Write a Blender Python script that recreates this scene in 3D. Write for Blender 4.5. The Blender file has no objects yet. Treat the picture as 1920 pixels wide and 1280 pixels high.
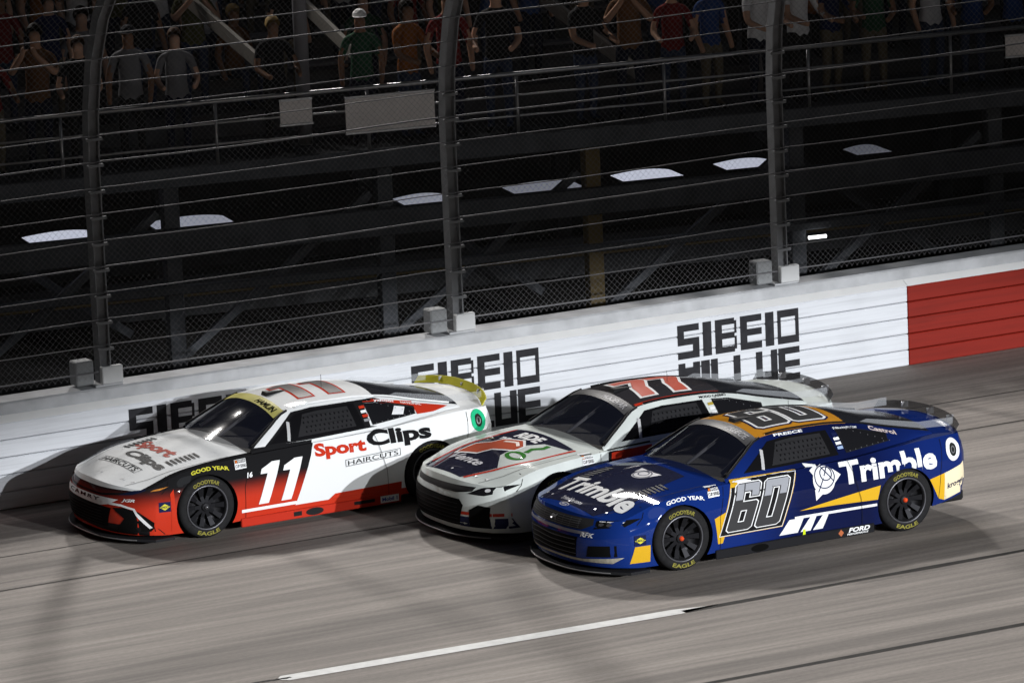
import bpy, bmesh, math, random
import numpy as np
from mathutils import Vector, Matrix
from mathutils.bvhtree import BVHTree
from mathutils.geometry import tessellate_polygon
random.seed(7)
S = bpy.context.scene
COL = S.collection

# ------------------------------------------------------------------ camera
CAM_POS = Vector((-29.358, -51.087, 14.275))
CAM_R = Vector((0.87250, -0.48689, -0.04105))
CAM_U = Vector((0.13184, 0.15370, 0.97928))
CAM_F = Vector((0.47049, 0.85984, -0.19829))
cd = bpy.data.cameras.new('camera'); cam = bpy.data.objects.new('camera', cd); COL.objects.link(cam)
cd.lens = 200.0; cd.sensor_width = 36.0; cd.clip_start = 1.0; cd.clip_end = 2000
cam.matrix_world = Matrix(((CAM_R.x, CAM_U.x, -CAM_F.x, CAM_POS.x), (CAM_R.y, CAM_U.y, -CAM_F.y, CAM_POS.y),
                           (CAM_R.z, CAM_U.z, -CAM_F.z, CAM_POS.z), (0, 0, 0, 1)))
S.camera = cam

# ------------------------------------------------------------------ night sky and dim fill
w = bpy.data.worlds.new('World'); S.world = w; w.use_nodes = True
nt = w.node_tree; bg = nt.nodes['Background']
sky = nt.nodes.new('ShaderNodeTexSky'); sky.sky_type = 'NISHITA'; sky.sun_disc = False
sky.sun_elevation = math.radians(14); sky.sun_rotation = math.radians(200)
nt.links.new(sky.outputs[0], bg.inputs[0]); bg.inputs[1].default_value = 0.0035
sd = bpy.data.lights.new('sun', 'SUN'); sun = bpy.data.objects.new('sun', sd); COL.objects.link(sun)
sd.energy = 0.045; sd.angle = math.radians(15); sd.color = (.85, .92, 1)
sun.rotation_euler = Vector((-.25, 1, -.55)).to_track_quat('-Z', 'Y').to_euler()
sun.location = (20, -60, 40)
S.view_settings.view_transform = 'Standard'; S.view_settings.look = 'None'
S.view_settings.exposure = 0.0; S.view_settings.gamma = 1.0
# track floodlights: (lamp position, aim point, normal irradiance at aim, half angles h/v deg, radius, colour)
FLOODS = [((24, -78, 19), (2.2, 2.2, -1.75), 3.1, 10.5, 2.85, .45, (.96, .98, 1)),
          ((10, -84, 20), (2.2, 2.2, -1.75), 1.4, 10.5, 2.85, .45, (.96, .98, 1)),
          ((-4, 42, 25.5), (1.0, -4.2, 0), 1.8, 15, 6.8, 1.3, (1, .96, .92)),
          ((17, 40, 29), (1.5, -4.2, 0), 2.0, 15, 6.8, 1.3, (1, .96, .92))]

# ------------------------------------------------------------------ materials
MATS = {}
def mat(name, col, rough=.5, metal=0., coat=0., noise=0., nscale=20., emit=0., spec=.03, alpha=1., bump=0., trans=0.):
    if name in MATS: return MATS[name]
    m = bpy.data.materials.new(name); m.use_nodes = True; t = m.node_tree; b = t.nodes['Principled BSDF']
    b.inputs['Base Color'].default_value = (*col, 1); b.inputs['Roughness'].default_value = rough
    b.inputs['Metallic'].default_value = metal; b.inputs['Specular IOR Level'].default_value = 0. if coat else spec
    b.inputs['Coat Weight'].default_value = coat * .6; b.inputs['Coat Roughness'].default_value = .035
    b.inputs['Alpha'].default_value = alpha; b.inputs['Transmission Weight'].default_value = trans
    if emit:
        b.inputs['Emission Color'].default_value = (*col, 1); b.inputs['Emission Strength'].default_value = emit
    if noise or bump:
        tc = t.nodes.new('ShaderNodeTexCoord'); n = t.nodes.new('ShaderNodeTexNoise')
        n.inputs['Scale'].default_value = nscale; n.inputs['Detail'].default_value = 6
        t.links.new(tc.outputs['Object'], n.inputs['Vector'])
        if noise:
            r = t.nodes.new('ShaderNodeMapRange'); r.inputs[1].default_value = .3; r.inputs[2].default_value = .7
            r.inputs[3].default_value = 1 - noise; r.inputs[4].default_value = 1 + noise * .4
            t.links.new(n.outputs['Fac'], r.inputs[0])
            mx = t.nodes.new('ShaderNodeVectorMath'); mx.operation = 'SCALE'; mx.inputs[0].default_value = col
            t.links.new(r.outputs[0], mx.inputs['Scale']); t.links.new(mx.outputs[0], b.inputs['Base Color'])
        if bump:
            bp = t.nodes.new('ShaderNodeBump'); bp.inputs['Strength'].default_value = bump; bp.inputs['Distance'].default_value = .01
            t.links.new(n.outputs['Fac'], bp.inputs['Height']); t.links.new(bp.outputs[0], b.inputs['Normal'])
    MATS[name] = m; return m

def asphalt():
    m = bpy.data.materials.new('track_asphalt'); m.use_nodes = True; t = m.node_tree; b = t.nodes['Principled BSDF']
    tc = t.nodes.new('ShaderNodeTexCoord')
    def noise(scale, vec, det=6):
        mp = t.nodes.new('ShaderNodeMapping'); mp.inputs['Scale'].default_value = vec
        t.links.new(tc.outputs['Object'], mp.inputs['Vector'])
        n = t.nodes.new('ShaderNodeTexNoise'); n.inputs['Scale'].default_value = scale; n.inputs['Detail'].default_value = det
        t.links.new(mp.outputs[0], n.inputs['Vector']); return n.outputs['Fac']
    def ramp(f, a, c, lo, hi):
        r = t.nodes.new('ShaderNodeMapRange'); t.links.new(f, r.inputs[0])
        for i, v in enumerate((a, c, lo, hi)): r.inputs[i + 1].default_value = v
        return r.outputs[0]
    def mul(a, c):
        x = t.nodes.new('ShaderNodeMath'); x.operation = 'MULTIPLY'; t.links.new(a, x.inputs[0]); t.links.new(c, x.inputs[1]); return x.outputs[0]
    groove = ramp(noise(1.6, (.05, 1, 1), 4), .35, .65, .62, 1.12)     # rubbered racing lines run with the track
    streak = ramp(noise(9, (.045, 1, 1), 6), .3, .7, .72, 1.2)
    fine = ramp(noise(60, (.25, 1, 1), 3), .3, .7, .86, 1.12)
    grain = ramp(noise(260, (1, 1, 1), 2), .3, .7, .8, 1.2)
    f = mul(mul(groove, streak), mul(fine, grain))
    v = t.nodes.new('ShaderNodeVectorMath'); v.operation = 'SCALE'; v.inputs[0].default_value = (.270, .240, .217)
    t.links.new(f, v.inputs['Scale']); t.links.new(v.outputs[0], b.inputs['Base Color'])
    b.inputs['Roughness'].default_value = .82; b.inputs['Specular IOR Level'].default_value = .3
    bp = t.nodes.new('ShaderNodeBump'); bp.inputs['Strength'].default_value = .35; bp.inputs['Distance'].default_value = .006
    t.links.new(noise(180, (1, 1, 1), 3), bp.inputs['Height']); t.links.new(bp.outputs[0], b.inputs['Normal'])
    return m

# ------------------------------------------------------------------ mesh helpers
def link(name, me, m=None, parent=None):
    o = bpy.data.objects.new(name, me); COL.objects.link(o)
    if m: 
        me.materials.append(m)
    if parent: o.parent = parent
    return o
def from_py(name, v, f, m=None, parent=None, smooth=False):
    me = bpy.data.meshes.new(name); me.from_pydata([tuple(p) for p in v], [], f); me.update()
    if smooth: me.polygons.foreach_set('use_smooth', [True] * len(me.polygons))
    return link(name, me, m, parent)
def from_bm(name, bm, m=None, parent=None, smooth=False):
    me = bpy.data.meshes.new(name); bm.to_mesh(me); bm.free()
    if smooth: me.polygons.foreach_set('use_smooth', [True] * len(me.polygons))
    return link(name, me, m, parent)
def empty(name, loc=(0, 0, 0), rz=0):
    o = bpy.data.objects.new(name, None); COL.objects.link(o); o.location = loc; o.rotation_euler = (0, 0, rz); return o
def tag(o, label=None, cat=None, group=None, kind=None):
    if label: o['label'] = label
    if cat: o['category'] = cat
    if group: o['group'] = group
    if kind: o['kind'] = kind
    return o
def box_bm(bm, c, s, bev=0, M=None):
    r = bmesh.ops.create_cube(bm, size=1); vs = r['verts']
    for v in vs:
        v.co = Vector((v.co.x * s[0], v.co.y * s[1], v.co.z * s[2]))
        v.co = (M @ v.co if M else v.co) + Vector(c)
    if bev:
        es = list({e for v in vs for e in v.link_edges})
        bmesh.ops.bevel(bm, geom=es, offset=bev, segments=1, affect='EDGES')
def tube_bm(bm, pts, r, n=8, closed=False):
    pts = [Vector(p) for p in pts]; rings = []
    rs = r if isinstance(r, (list, tuple)) else [r] * len(pts)
    for i, p in enumerate(pts):
        d = (pts[min(i + 1, len(pts) - 1)] - pts[max(i - 1, 0)]).normalized()
        a = d.orthogonal().normalized() if abs(d.z) > .9 else d.cross(Vector((0, 0, 1))).normalized()
        b = d.cross(a)
        rings.append([bm.verts.new(p + (a * math.cos(2 * math.pi * k / n) + b * math.sin(2 * math.pi * k / n)) * rs[i]) for k in range(n)])
    for i in range(len(rings) - 1):
        for k in range(n):
            bm.faces.new((rings[i][k], rings[i][(k + 1) % n], rings[i + 1][(k + 1) % n], rings[i + 1][k]))
    bm.faces.new(rings[0][::-1]); bm.faces.new(rings[-1])
def beam(name, p0, p1, wd, ht, m, parent=None, bev=.004):
    p0, p1 = Vector(p0), Vector(p1); d = p1 - p0; bm = bmesh.new()
    q = d.to_track_quat('X', 'Z').to_matrix()
    box_bm(bm, (p0 + p1) / 2, (d.length, wd, ht), bev, q)
    return from_bm(name, bm, m, parent)
def spline(xs, ys):
    xs = np.array(xs, float); ys = np.array(ys, float); o = np.argsort(xs); xs, ys = xs[o], ys[o]
    h = np.diff(xs); dl = np.diff(ys) / h; mm = np.zeros(len(xs)); mm[0], mm[-1] = dl[0], dl[-1]
    for i in range(1, len(xs) - 1):
        mm[i] = 0 if dl[i - 1] * dl[i] <= 0 else 2 * dl[i - 1] * dl[i] / (dl[i - 1] + dl[i])
    def f(x):
        x = min(max(x, xs[0]), xs[-1]); i = min(int(np.searchsorted(xs, x, 'right')) - 1, len(xs) - 2)
        t = (x - xs[i]) / h[i]; a, b = ys[i], ys[i + 1]
        return float(a * (1 + 2 * t) * (1 - t) ** 2 + mm[i] * h[i] * t * (1 - t) ** 2 + b * t * t * (3 - 2 * t) + mm[i + 1] * h[i] * t * t * (t - 1))
    return f

# ------------------------------------------------------------------ flat artwork (lettering, stripes)
_tc = {}
def text2d(s, bold=0.0, shear=0.0, space=1.0):
    k = (s, bold, shear, space)
    if k not in _tc:
        c = bpy.data.curves.new('txt', 'FONT'); c.body = s; c.size = 1; c.offset = bold; c.shear = shear; c.space_character = space
        c.resolution_u = 3
        o = bpy.data.objects.new('txt', c); COL.objects.link(o)
        dg = bpy.context.evaluated_depsgraph_get(); me = o.evaluated_get(dg).to_mesh()
        v = np.array([(p.co.x, p.co.y) for p in me.vertices]); f = [tuple(p.vertices) for p in me.polygons]
        o.evaluated_get(dg).to_mesh_clear(); bpy.data.objects.remove(o); bpy.data.curves.remove(c)
        _tc[k] = (v, f)
    v, f = _tc[k]; return v.copy(), f
def fit_text(s, u0, v0, u1, v1, bold=.0, shear=0., space=1.0, rise=0.):
    v, f = text2d(s, bold, shear, space)
    lo, hi = v.min(0), v.max(0); n = (v - lo) / (hi - lo)
    out = np.column_stack([u0 + n[:, 0] * (u1 - u0), v0 + n[:, 1] * (v1 - v0) + rise * n[:, 0]])
    return out, f
def poly(pts, holes=()):
    loops = [[Vector((p[0], p[1], 0)) for p in pts]] + [[Vector((p[0], p[1], 0)) for p in h] for h in holes]
    v = np.array([(p.x, p.y) for l in loops for p in l]); return v, [tuple(t) for t in tessellate_polygon(loops)]
def off_poly(pts, d):
    n = len(pts); A = sum(pts[i][0] * pts[(i + 1) % n][1] - pts[(i + 1) % n][0] * pts[i][1] for i in range(n)); sg = 1 if A > 0 else -1
    out = []
    for i in range(n):
        p, a, b = Vector(pts[i]), Vector(pts[i - 1]), Vector(pts[(i + 1) % n])
        e1 = (p - a).normalized(); e2 = (b - p).normalized(); n1 = Vector((e1.y, -e1.x)) * sg; n2 = Vector((e2.y, -e2.x)) * sg
        m = n1 + n2; m = m / max(m.dot(n1), .35) if m.length > 1e-6 else n1
        out.append((p.x + m.x * d, p.y + m.y * d))
    return out
def ellipse(c, a, b, n=28, rot=0., a0=0., a1=2 * math.pi):
    full = abs(a1 - a0 - 2 * math.pi) < 1e-6
    out = []
    for i in range(n if full else n + 1):
        t = a0 + (a1 - a0) * i / n; x, y = a * math.cos(t), b * math.sin(t)
        out.append((c[0] + x * math.cos(rot) - y * math.sin(rot), c[1] + x * math.sin(rot) + y * math.cos(rot)))
    return out
def ring(c, a, b, t, n=28, rot=0.): return poly(ellipse(c, a, b, n, rot), [ellipse(c, a - t, b - t, n, rot)])
def stroke(pts, wd):
    L, R = [], []
    for i, p in enumerate(pts):
        a, b = Vector(pts[max(i - 1, 0)]), Vector(pts[min(i + 1, len(pts) - 1)]); d = (b - a).normalized(); nn = Vector((-d.y, d.x)) * wd / 2
        L.append((p[0] + nn.x, p[1] + nn.y)); R.append((p[0] - nn.x, p[1] - nn.y))
    return poly(L + R[::-1])
def join2d(*shapes):
    V, F, k = [], [], 0
    for v, f in shapes:
        V.append(v); F += [tuple(i + k for i in t) for t in f]; k += len(v)
    return np.vstack(V), F

# ------------------------------------------------------------------ floodlight masts (the lamps that light this night race)
def flood(pos, aim, E, ha, va, rad, col, label):
    pos, aim = Vector(pos), Vector(aim); dist = (aim - pos).length
    root = tag(empty('floodlight_mast', (pos.x, pos.y, 0)), label, 'floodlight')
    q = (aim - pos).to_track_quat('-Z', 'Y'); steel = mat('galvanised_steel', (.3, .31, .32), .5, .7, noise=.15)
    back = 1 if pos.y < 0 else -1
    bm = bmesh.new(); tube_bm(bm, [(0, -back * 1.0, 0), (0, -back * 1.0, pos.z + 1)], [.3, .16], 10); from_bm('mast', bm, steel, root, True)
    M = q.to_matrix(); hd = bmesh.new()
    box_bm(hd, Vector((0, 0, pos.z)) + M @ Vector((0, 0, .55)), (2.6, 1.6, .25), .03, M); from_bm('lamp_housing', hd, steel, root)
    l = bpy.data.lights.new('floodlight', 'SPOT'); o = bpy.data.objects.new('lamp_beam', l); COL.objects.link(o); o.parent = root
    o.location = (0, 0, pos.z); o.rotation_mode = 'QUATERNION'; o.rotation_quaternion = q
    l.energy = E * 4 * math.pi * dist * dist; l.color = col; l.shadow_soft_size = rad
    l.spot_size = 2 * math.radians(ha); l.spot_blend = .35
    o.scale = (1, math.tan(math.radians(va)) / math.tan(math.radians(ha)), 1)
for i, F in enumerate(FLOODS):
    flood(*F, ['floodlight mast in the infield aimed at the white wall', 'floodlight mast further along the infield aimed at the cars',
               'floodlight mast behind the grandstand aimed across the track', 'floodlight mast beyond the grandstand end aimed across the track'][i])

# ------------------------------------------------------------------ track
bm = bmesh.new()
xs = [-160, -40, -12, 14, 40, 200]; ys = [-160, -40, -10, 6.9]
g = [[bm.verts.new((x, y, 0)) for x in xs] for y in ys]
for j in range(3):
    for i in range(5): bm.faces.new((g[j][i], g[j][i + 1], g[j + 1][i + 1], g[j + 1][i]))
tag(from_bm('track', bm, asphalt()), kind='structure')
gr = from_py('ground', [(-160, 6.9, -.02), (200, 6.9, -.02), (200, 260, -.02), (-160, 260, -.02)], [(0, 1, 2, 3)], mat('apron_ground', (.06, .058, .055), .9, noise=.3, nscale=2))
tag(gr, kind='structure')
def strip(name, pts, wd, z, m, wob=0.):
    P = []
    n = 60; rnd = random.Random(3)
    for i in range(n + 1):
        t = i / n; x = pts[0][0] + (pts[1][0] - pts[0][0]) * t; y = pts[0][1] + (pts[1][1] - pts[0][1]) * t + rnd.uniform(-wob, wob)
        wv = wd * (1 + (rnd.uniform(-.35, .35) if wob else 0)); e = min(1, t / .012 if wob == 0 else 1, (1 - t) / .10 if wob == 0 else 1)
        P.append((x, y, max(wv * e, .004)))
    v = [(x, y - q / 2, z) for x, y, q in P] + [(x, y + q / 2, z) for x, y, q in P]
    return from_py(name, v, [(i, i + 1, n + 2 + i, n + 1 + i) for i in range(n)], m)
white_line = strip('painted_line', ((-5.45, -2.29), (-.45, -2.45)), .2, .004, mat('line_paint', (.8, .8, .79), .6, noise=.12, nscale=9))
tag(white_line, kind='structure')
seal = mat('seam_sealer', (.045, .043, .041), .7, noise=.3, nscale=5)
for nm, p, wd in (('track_seam', ((-.9, -2.47), (60, -2.40)), .10), ('track_seam', ((-40, -5.0), (60, -5.1)), .075), ('track_seam', ((-40, 2.78), (60, 2.85)), .03),
                  ('track_seam', ((-7, -2.18), (-5.3, -2.30)), .05), ('track_seam', ((-40, 4.2), (60, 4.2)), .025)):
    tag(strip(nm, p, wd, .004, seal, .008), kind='structure')

# ------------------------------------------------------------------ outer wall
def scuffed(name, col, lo):
    m = mat(name, col, .6, spec=.2); t = m.node_tree; b = t.nodes['Principled BSDF']; tc = t.nodes.new('ShaderNodeTexCoord'); out = None
    for sc, vec in ((3, (.12, 1, 5)), (14, (.10, 1, 3)), (1.2, (.6, 1, 1))):
        mp = t.nodes.new('ShaderNodeMapping'); mp.inputs['Scale'].default_value = vec; n = t.nodes.new('ShaderNodeTexNoise'); n.inputs['Scale'].default_value = sc; n.inputs['Detail'].default_value = 5
        t.links.new(tc.outputs['Object'], mp.inputs[0]); t.links.new(mp.outputs[0], n.inputs['Vector'])
        q = t.nodes.new('ShaderNodeMapRange'); q.inputs[1].default_value = .28; q.inputs[2].default_value = .5; q.inputs[3].default_value = lo; q.inputs[4].default_value = 1; t.links.new(n.outputs['Fac'], q.inputs[0])
        if out is None: out = q.outputs[0]
        else:
            k = t.nodes.new('ShaderNodeMath'); k.operation = 'MULTIPLY'; t.links.new(out, k.inputs[0]); t.links.new(q.outputs[0], k.inputs[1]); out = k.outputs[0]
    v = t.nodes.new('ShaderNodeVectorMath'); v.operation = 'SCALE'; v.inputs[0].default_value = col; t.links.new(out, v.inputs['Scale']); t.links.new(v.outputs[0], b.inputs['Base Color']); return m
white = scuffed('barrier_white', (.60, .62, .66), .88)
red = scuffed('barrier_red', (.20, .011, .005), .85)
conc = mat('wall_concrete', (.48, .49, .51), .8, noise=.18, nscale=4)
def xwall(a, b): return (a, b)
WY = 6.28
def barrier(name, x0, x1, m, label):
    root = tag(empty(name, ((x0 + x1) / 2, WY, 0)), label, 'barrier')
    for k in range(5):
        bm = bmesh.new(); box_bm(bm, (0, .06, .10 + k * .198), (x1 - x0 - .004, .12, .190), .010); from_bm('steel_tube', bm, m, root)
    bm = bmesh.new(); hx = (x1 - x0) / 2 - .002
    v = [bm.verts.new(p) for p in ((-hx, -.01, .992), (hx, -.01, .992), (hx, .10, 1.06), (-hx, .10, 1.06), (-hx, .10, .99), (hx, .10, .99))]
    for f in ((0, 1, 2, 3), (0, 3, 4), (1, 5, 2), (3, 2, 5, 4), (0, 4, 5, 1)): bm.faces.new([v[i] for i in f])
    from_bm('top_cap', bm, mat('cap_white', (.82, .82, .82), .5, noise=.06, nscale=3), root)
    bm = bmesh.new(); box_bm(bm, (0, .115, .5), (x1 - x0 - .01, .06, .96)); from_bm('backing', bm, mat('seam_dark', (.12, .12, .125), .8), root)
    return root
b1 = barrier('barrier_wall', -4.72, 7.55, white, 'white steel tube crash barrier with black lettering beside the cars')
barrier('barrier_wall', 7.55, 60, red, 'red section of steel tube crash barrier past the white one')
barrier('barrier_wall', -50, -4.72, red, 'red section of steel tube crash barrier ahead of the white car')
bm = bmesh.new(); box_bm(bm, (5, 6.62, .58), (110, .38, 1.22), .02); cw = from_bm('concrete_wall', bm, conc)
tag(cw, 'grey concrete retaining wall behind the steel barrier', 'wall')
ink = mat('wall_lettering', (.03, .03, .034), .7, noise=.25, nscale=12)
GLY = {'S': [(0, 0, 1, .2), (0, .4, 1, .6), (0, .8, 1, 1), (0, .6, .3, .8), (.7, .2, 1, .4)], 'I': [(0, 0, .3, 1)], 'B': [(0, 0, .32, 1), (.32, 0, .9, .18), (.32, .41, .9, .59), (.32, .82, .9, 1), (.9, .08, 1, .46), (.9, .54, 1, .92)],
       'E': [(0, 0, .32, 1), (.32, 0, 1, .2), (.32, .4, 1, .6), (.32, .8, 1, 1)], 'O': [(0, 0, 1, .22), (0, .78, 1, 1), (0, .22, .16, .78), (.84, .22, 1, .78)], 'N': [(0, 0, .32, 1), (.68, 0, 1, 1), (.32, .5, .68, .85)],
       'L': [(0, 0, .32, 1), (.32, 0, 1, .2)], 'U': [(0, 0, .3, 1), (.7, 0, 1, 1), (.3, 0, .7, .2)]}
def block_word(wd, z0, z1):
    ws = [.12 if c == 'I' else .30 for c in wd]; gap = (1.70 - sum(ws)) / (len(wd) - 1); u = 0; out = []
    for c, q in zip(wd, ws):
        k = q / (.3 if c == 'I' else 1)
        for a, b, e, d in GLY[c]: out.append(poly([(u + a * k, z0 + b * (z1 - z0)), (u + e * k, z0 + b * (z1 - z0)), (u + e * k, z0 + d * (z1 - z0)), (u + a * k, z0 + d * (z1 - z0))]))
        u += q + gap
    return join2d(*out)
for x0 in (-2.95, .68, 4.28):
    v, f = join2d(block_word('SIBEIO', .515, .93), block_word('NILLUE', .06, .465))
    from_py('lettering', [(x0 + p[0] - (-4.72 + 7.55) / 2, -.004, p[1]) for p in v], f, ink, b1)

# ------------------------------------------------------------------ catch fence
gal = mat('fence_steel', (.20, .205, .215), .6, .2, noise=.2, nscale=6)
cab = mat('cable_steel', (.17, .17, .18), .55, .4)
POSTX = [-12.1, -7.6, -3.08, 1.48, 5.95, 10.45, 14.95]
PROF = [(6.62, 1.2), (6.62, 3.7), (6.57, 4.3), (6.42, 4.9), (6.15, 5.45), (5.7, 5.95), (5.1, 6.35)]
pl = ['beside the nose of the white and red car', 'above the tail of the white and red car', 'behind the blue car and the right-hand lettering']
for i, x in enumerate(POSTX):
    t = tag(empty('fence_post', (x, 6.62, 1.19)), ('grey catch fence post ' + pl[i - 2]) if 2 <= i <= 4 else 'grey catch fence post standing farther along the wall', 'post', 'catch fence posts on the wall')
    bm = bmesh.new(); P = [Vector((0, y - 6.62, z - 1.19)) for y, z in PROF]
    for (dx, sx, sy) in ((0, .11, .024), (-.062, .016, .15), (.062, .016, .15)):   # web and two flanges of an I section
        prev = None
        for k, p in enumerate(P):
            d = (P[min(k + 1, len(P) - 1)] - P[max(k - 1, 0)]).normalized(); nrm = Vector((0, d.z, -d.y))
            rg = [bm.verts.new(p + Vector((dx + a * sx / 2, 0, 0)) + nrm * b * sy / 2) for a, b in ((-1, -1), (1, -1), (1, 1), (-1, 1))]
            if prev:
                for q in range(4): bm.faces.new((prev[q], prev[(q + 1) % 4], rg[(q + 1) % 4], rg[q]))
            else: bm.faces.new(rg[::-1])
            prev = rg
        bm.faces.new(prev)
    from_bm('post', bm, gal, t)
    bm = bmesh.new(); box_bm(bm, (0, 0, .012), (.34, .30, .024), .004); from_bm('base_plate', bm, conc, t)
    bm = bmesh.new(); box_bm(bm, (.04, -.135, .13), (.26, .08, .2), .01); from_bm('bracket', bm, mat('bracket_white', (.6, .61, .62), .5), t)
    bm = bmesh.new(); box_bm(bm, (-.25, .04, .16), (.22, .2, .28), .015); from_bm('cable_box', bm, mat('box_grey', (.3, .31, .32), .5, noise=.1), t)
    for k in range(9):
        bm = bmesh.new(); box_bm(bm, (0, -.1, .42 + k * .3), (.2, .03, .035), .004); from_bm('cable_clamp', bm, gal, t)
fr = tag(empty('catch_fence', (1.31, 6.5, 1.25)), 'steel cables and wire mesh of the catch fence above the wall', 'fence')
def fy(z):
    zs = [p[1] for p in PROF]; ysv = [p[0] for p in PROF]; return float(np.interp(z, zs, ysv)) - .10
zc = [1.36 + .3 * k for k in range(12)] + [4.95, 5.25, 5.6, 5.95]
for k, z in enumerate(zc):
    bm = bmesh.new(); rnd = random.Random(k); pts = []
    for j in range(0, 31):
        x = -14 + j * 1.0; ph = ((x + 3.25) / 4.5) % 1
        pts.append((x - 1.31, fy(z) - 6.5, z - 1.25 - .02 * math.sin(math.pi * ph) * (1 + k % 3) * .5))
    tube_bm(bm, pts, .0065 if k % 4 else .010, 6); from_bm('cable', bm, cab, fr, True)
bm = bmesh.new()     # chain-link mesh: crossing wires, one strip per wire
step = .075; zt = [1.28, 3.7, 4.3, 4.9, 5.45, 5.95]
for sgn in (1, -1):
    for i in range(int(34 / step)):
        x0 = -14 - 3 + i * step
        pv = None
        for z in zt:
            x = x0 + sgn * (z - 1.28) + (0 if sgn > 0 else 4.6)
            if x < -14 or x > 16: pv = None; continue
            a = bm.verts.new((x - 1.31 - .0016, fy(z) + .03 - 6.5, z - 1.25)); b = bm.verts.new((x - 1.31 + .0016, fy(z) + .03 - 6.5, z - 1.25))
            if pv: bm.faces.new((pv[0], pv[1], b, a))
            pv = (a, b)
tag(from_bm('wire_mesh', bm, mat('mesh_wire', (.2, .2, .21), .5, .4), fr), kind='stuff')

# ------------------------------------------------------------------ grandstand behind the fence
SA = math.radians(-10.5); SO = Vector((-2.04, 11.5, 0)); SM = Matrix.Rotation(SA, 3, 'Z')
def stand_at(px, py, ys):          # the point of the stand's own plane y = ys seen at a photo pixel, in stand coordinates
    d = CAM_F + CAM_R * ((px - 960) / 10667) - CAM_U * ((py - 640) / 10667)
    n = SM @ Vector((0, 1, 0)); p0 = SO + n * ys; t = (p0 - CAM_POS).dot(n) / d.dot(n)
    return SM.transposed() @ (CAM_POS + d * t - SO)
GS = tag(empty('grandstand', SO, SA), 'dark steel grandstand with railed front walkway behind the catch fence', 'grandstand')
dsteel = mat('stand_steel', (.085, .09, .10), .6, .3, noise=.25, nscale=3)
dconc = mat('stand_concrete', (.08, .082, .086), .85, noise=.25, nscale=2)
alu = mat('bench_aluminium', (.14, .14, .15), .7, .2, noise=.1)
DZ = 2.70
def gbox(name, c, s, m, bev=.01, M=None):
    bm = bmesh.new(); box_bm(bm, c, s, bev, M); return from_bm(name, bm, m, GS)
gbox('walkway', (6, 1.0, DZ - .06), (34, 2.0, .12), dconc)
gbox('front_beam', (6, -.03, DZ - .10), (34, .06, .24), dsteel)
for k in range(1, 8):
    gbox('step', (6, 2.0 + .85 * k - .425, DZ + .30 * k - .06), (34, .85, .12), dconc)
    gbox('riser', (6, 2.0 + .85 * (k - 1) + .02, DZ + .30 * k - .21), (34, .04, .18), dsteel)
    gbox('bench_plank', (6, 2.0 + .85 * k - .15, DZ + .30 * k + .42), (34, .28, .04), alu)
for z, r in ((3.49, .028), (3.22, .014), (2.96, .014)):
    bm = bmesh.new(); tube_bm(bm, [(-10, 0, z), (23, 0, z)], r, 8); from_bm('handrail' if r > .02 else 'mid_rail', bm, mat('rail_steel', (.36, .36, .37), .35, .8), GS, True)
for k in range(17):
    bm = bmesh.new(); tube_bm(bm, [(-9 + k * 1.95, .0, DZ), (-9 + k * 1.95, 0, 3.47)], .022, 8); from_bm('rail_post', bm, mat('rail_steel', (.36, .36, .37), .35, .8), GS, True)
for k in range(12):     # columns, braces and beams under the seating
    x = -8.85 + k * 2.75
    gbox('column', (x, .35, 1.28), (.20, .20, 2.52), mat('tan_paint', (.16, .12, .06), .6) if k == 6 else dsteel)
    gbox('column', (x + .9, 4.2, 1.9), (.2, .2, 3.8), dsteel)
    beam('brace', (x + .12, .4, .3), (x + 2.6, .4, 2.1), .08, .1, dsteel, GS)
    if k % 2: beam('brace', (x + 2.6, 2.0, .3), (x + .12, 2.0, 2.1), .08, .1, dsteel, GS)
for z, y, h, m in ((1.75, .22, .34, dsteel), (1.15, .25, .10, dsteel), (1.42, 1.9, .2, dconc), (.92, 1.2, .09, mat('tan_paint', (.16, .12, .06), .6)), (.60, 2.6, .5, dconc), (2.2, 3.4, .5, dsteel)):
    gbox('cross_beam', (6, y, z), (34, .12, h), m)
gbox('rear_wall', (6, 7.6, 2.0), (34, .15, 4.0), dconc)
# arched shapes of unknown kind above the front cross beam, given an added glow
arc_glow_m = mat('arc_glow', (.80, .84, 1.0), .5, emit=.75)
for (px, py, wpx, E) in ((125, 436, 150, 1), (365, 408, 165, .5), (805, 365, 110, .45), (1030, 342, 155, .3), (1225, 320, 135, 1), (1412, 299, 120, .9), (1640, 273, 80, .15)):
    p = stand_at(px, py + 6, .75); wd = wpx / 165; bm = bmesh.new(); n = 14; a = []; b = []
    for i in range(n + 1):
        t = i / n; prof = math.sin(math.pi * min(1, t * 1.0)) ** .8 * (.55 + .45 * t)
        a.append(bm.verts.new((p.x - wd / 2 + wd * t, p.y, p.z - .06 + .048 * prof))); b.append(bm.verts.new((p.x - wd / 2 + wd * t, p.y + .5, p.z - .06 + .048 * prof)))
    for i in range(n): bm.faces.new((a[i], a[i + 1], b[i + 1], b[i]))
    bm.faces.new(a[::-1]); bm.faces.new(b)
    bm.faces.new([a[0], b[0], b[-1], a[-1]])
    o = from_bm('glowing_arc', bm, mat('arc_glow_%d' % int(E * 100), (.80, .84, 1.0), .5, emit=.6 * E), smooth=False)
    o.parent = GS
p = stand_at(1530, 443, .2); bm = bmesh.new(); tube_bm(bm, [(p.x - .12, p.y - .05, p.z), (p.x + .12, p.y - .05, p.z)], .022, 8)
from_bm('tube_lamp', bm, mat('tube_lamp_glow', (1, 1, 1), .5, emit=4), GS)
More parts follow.
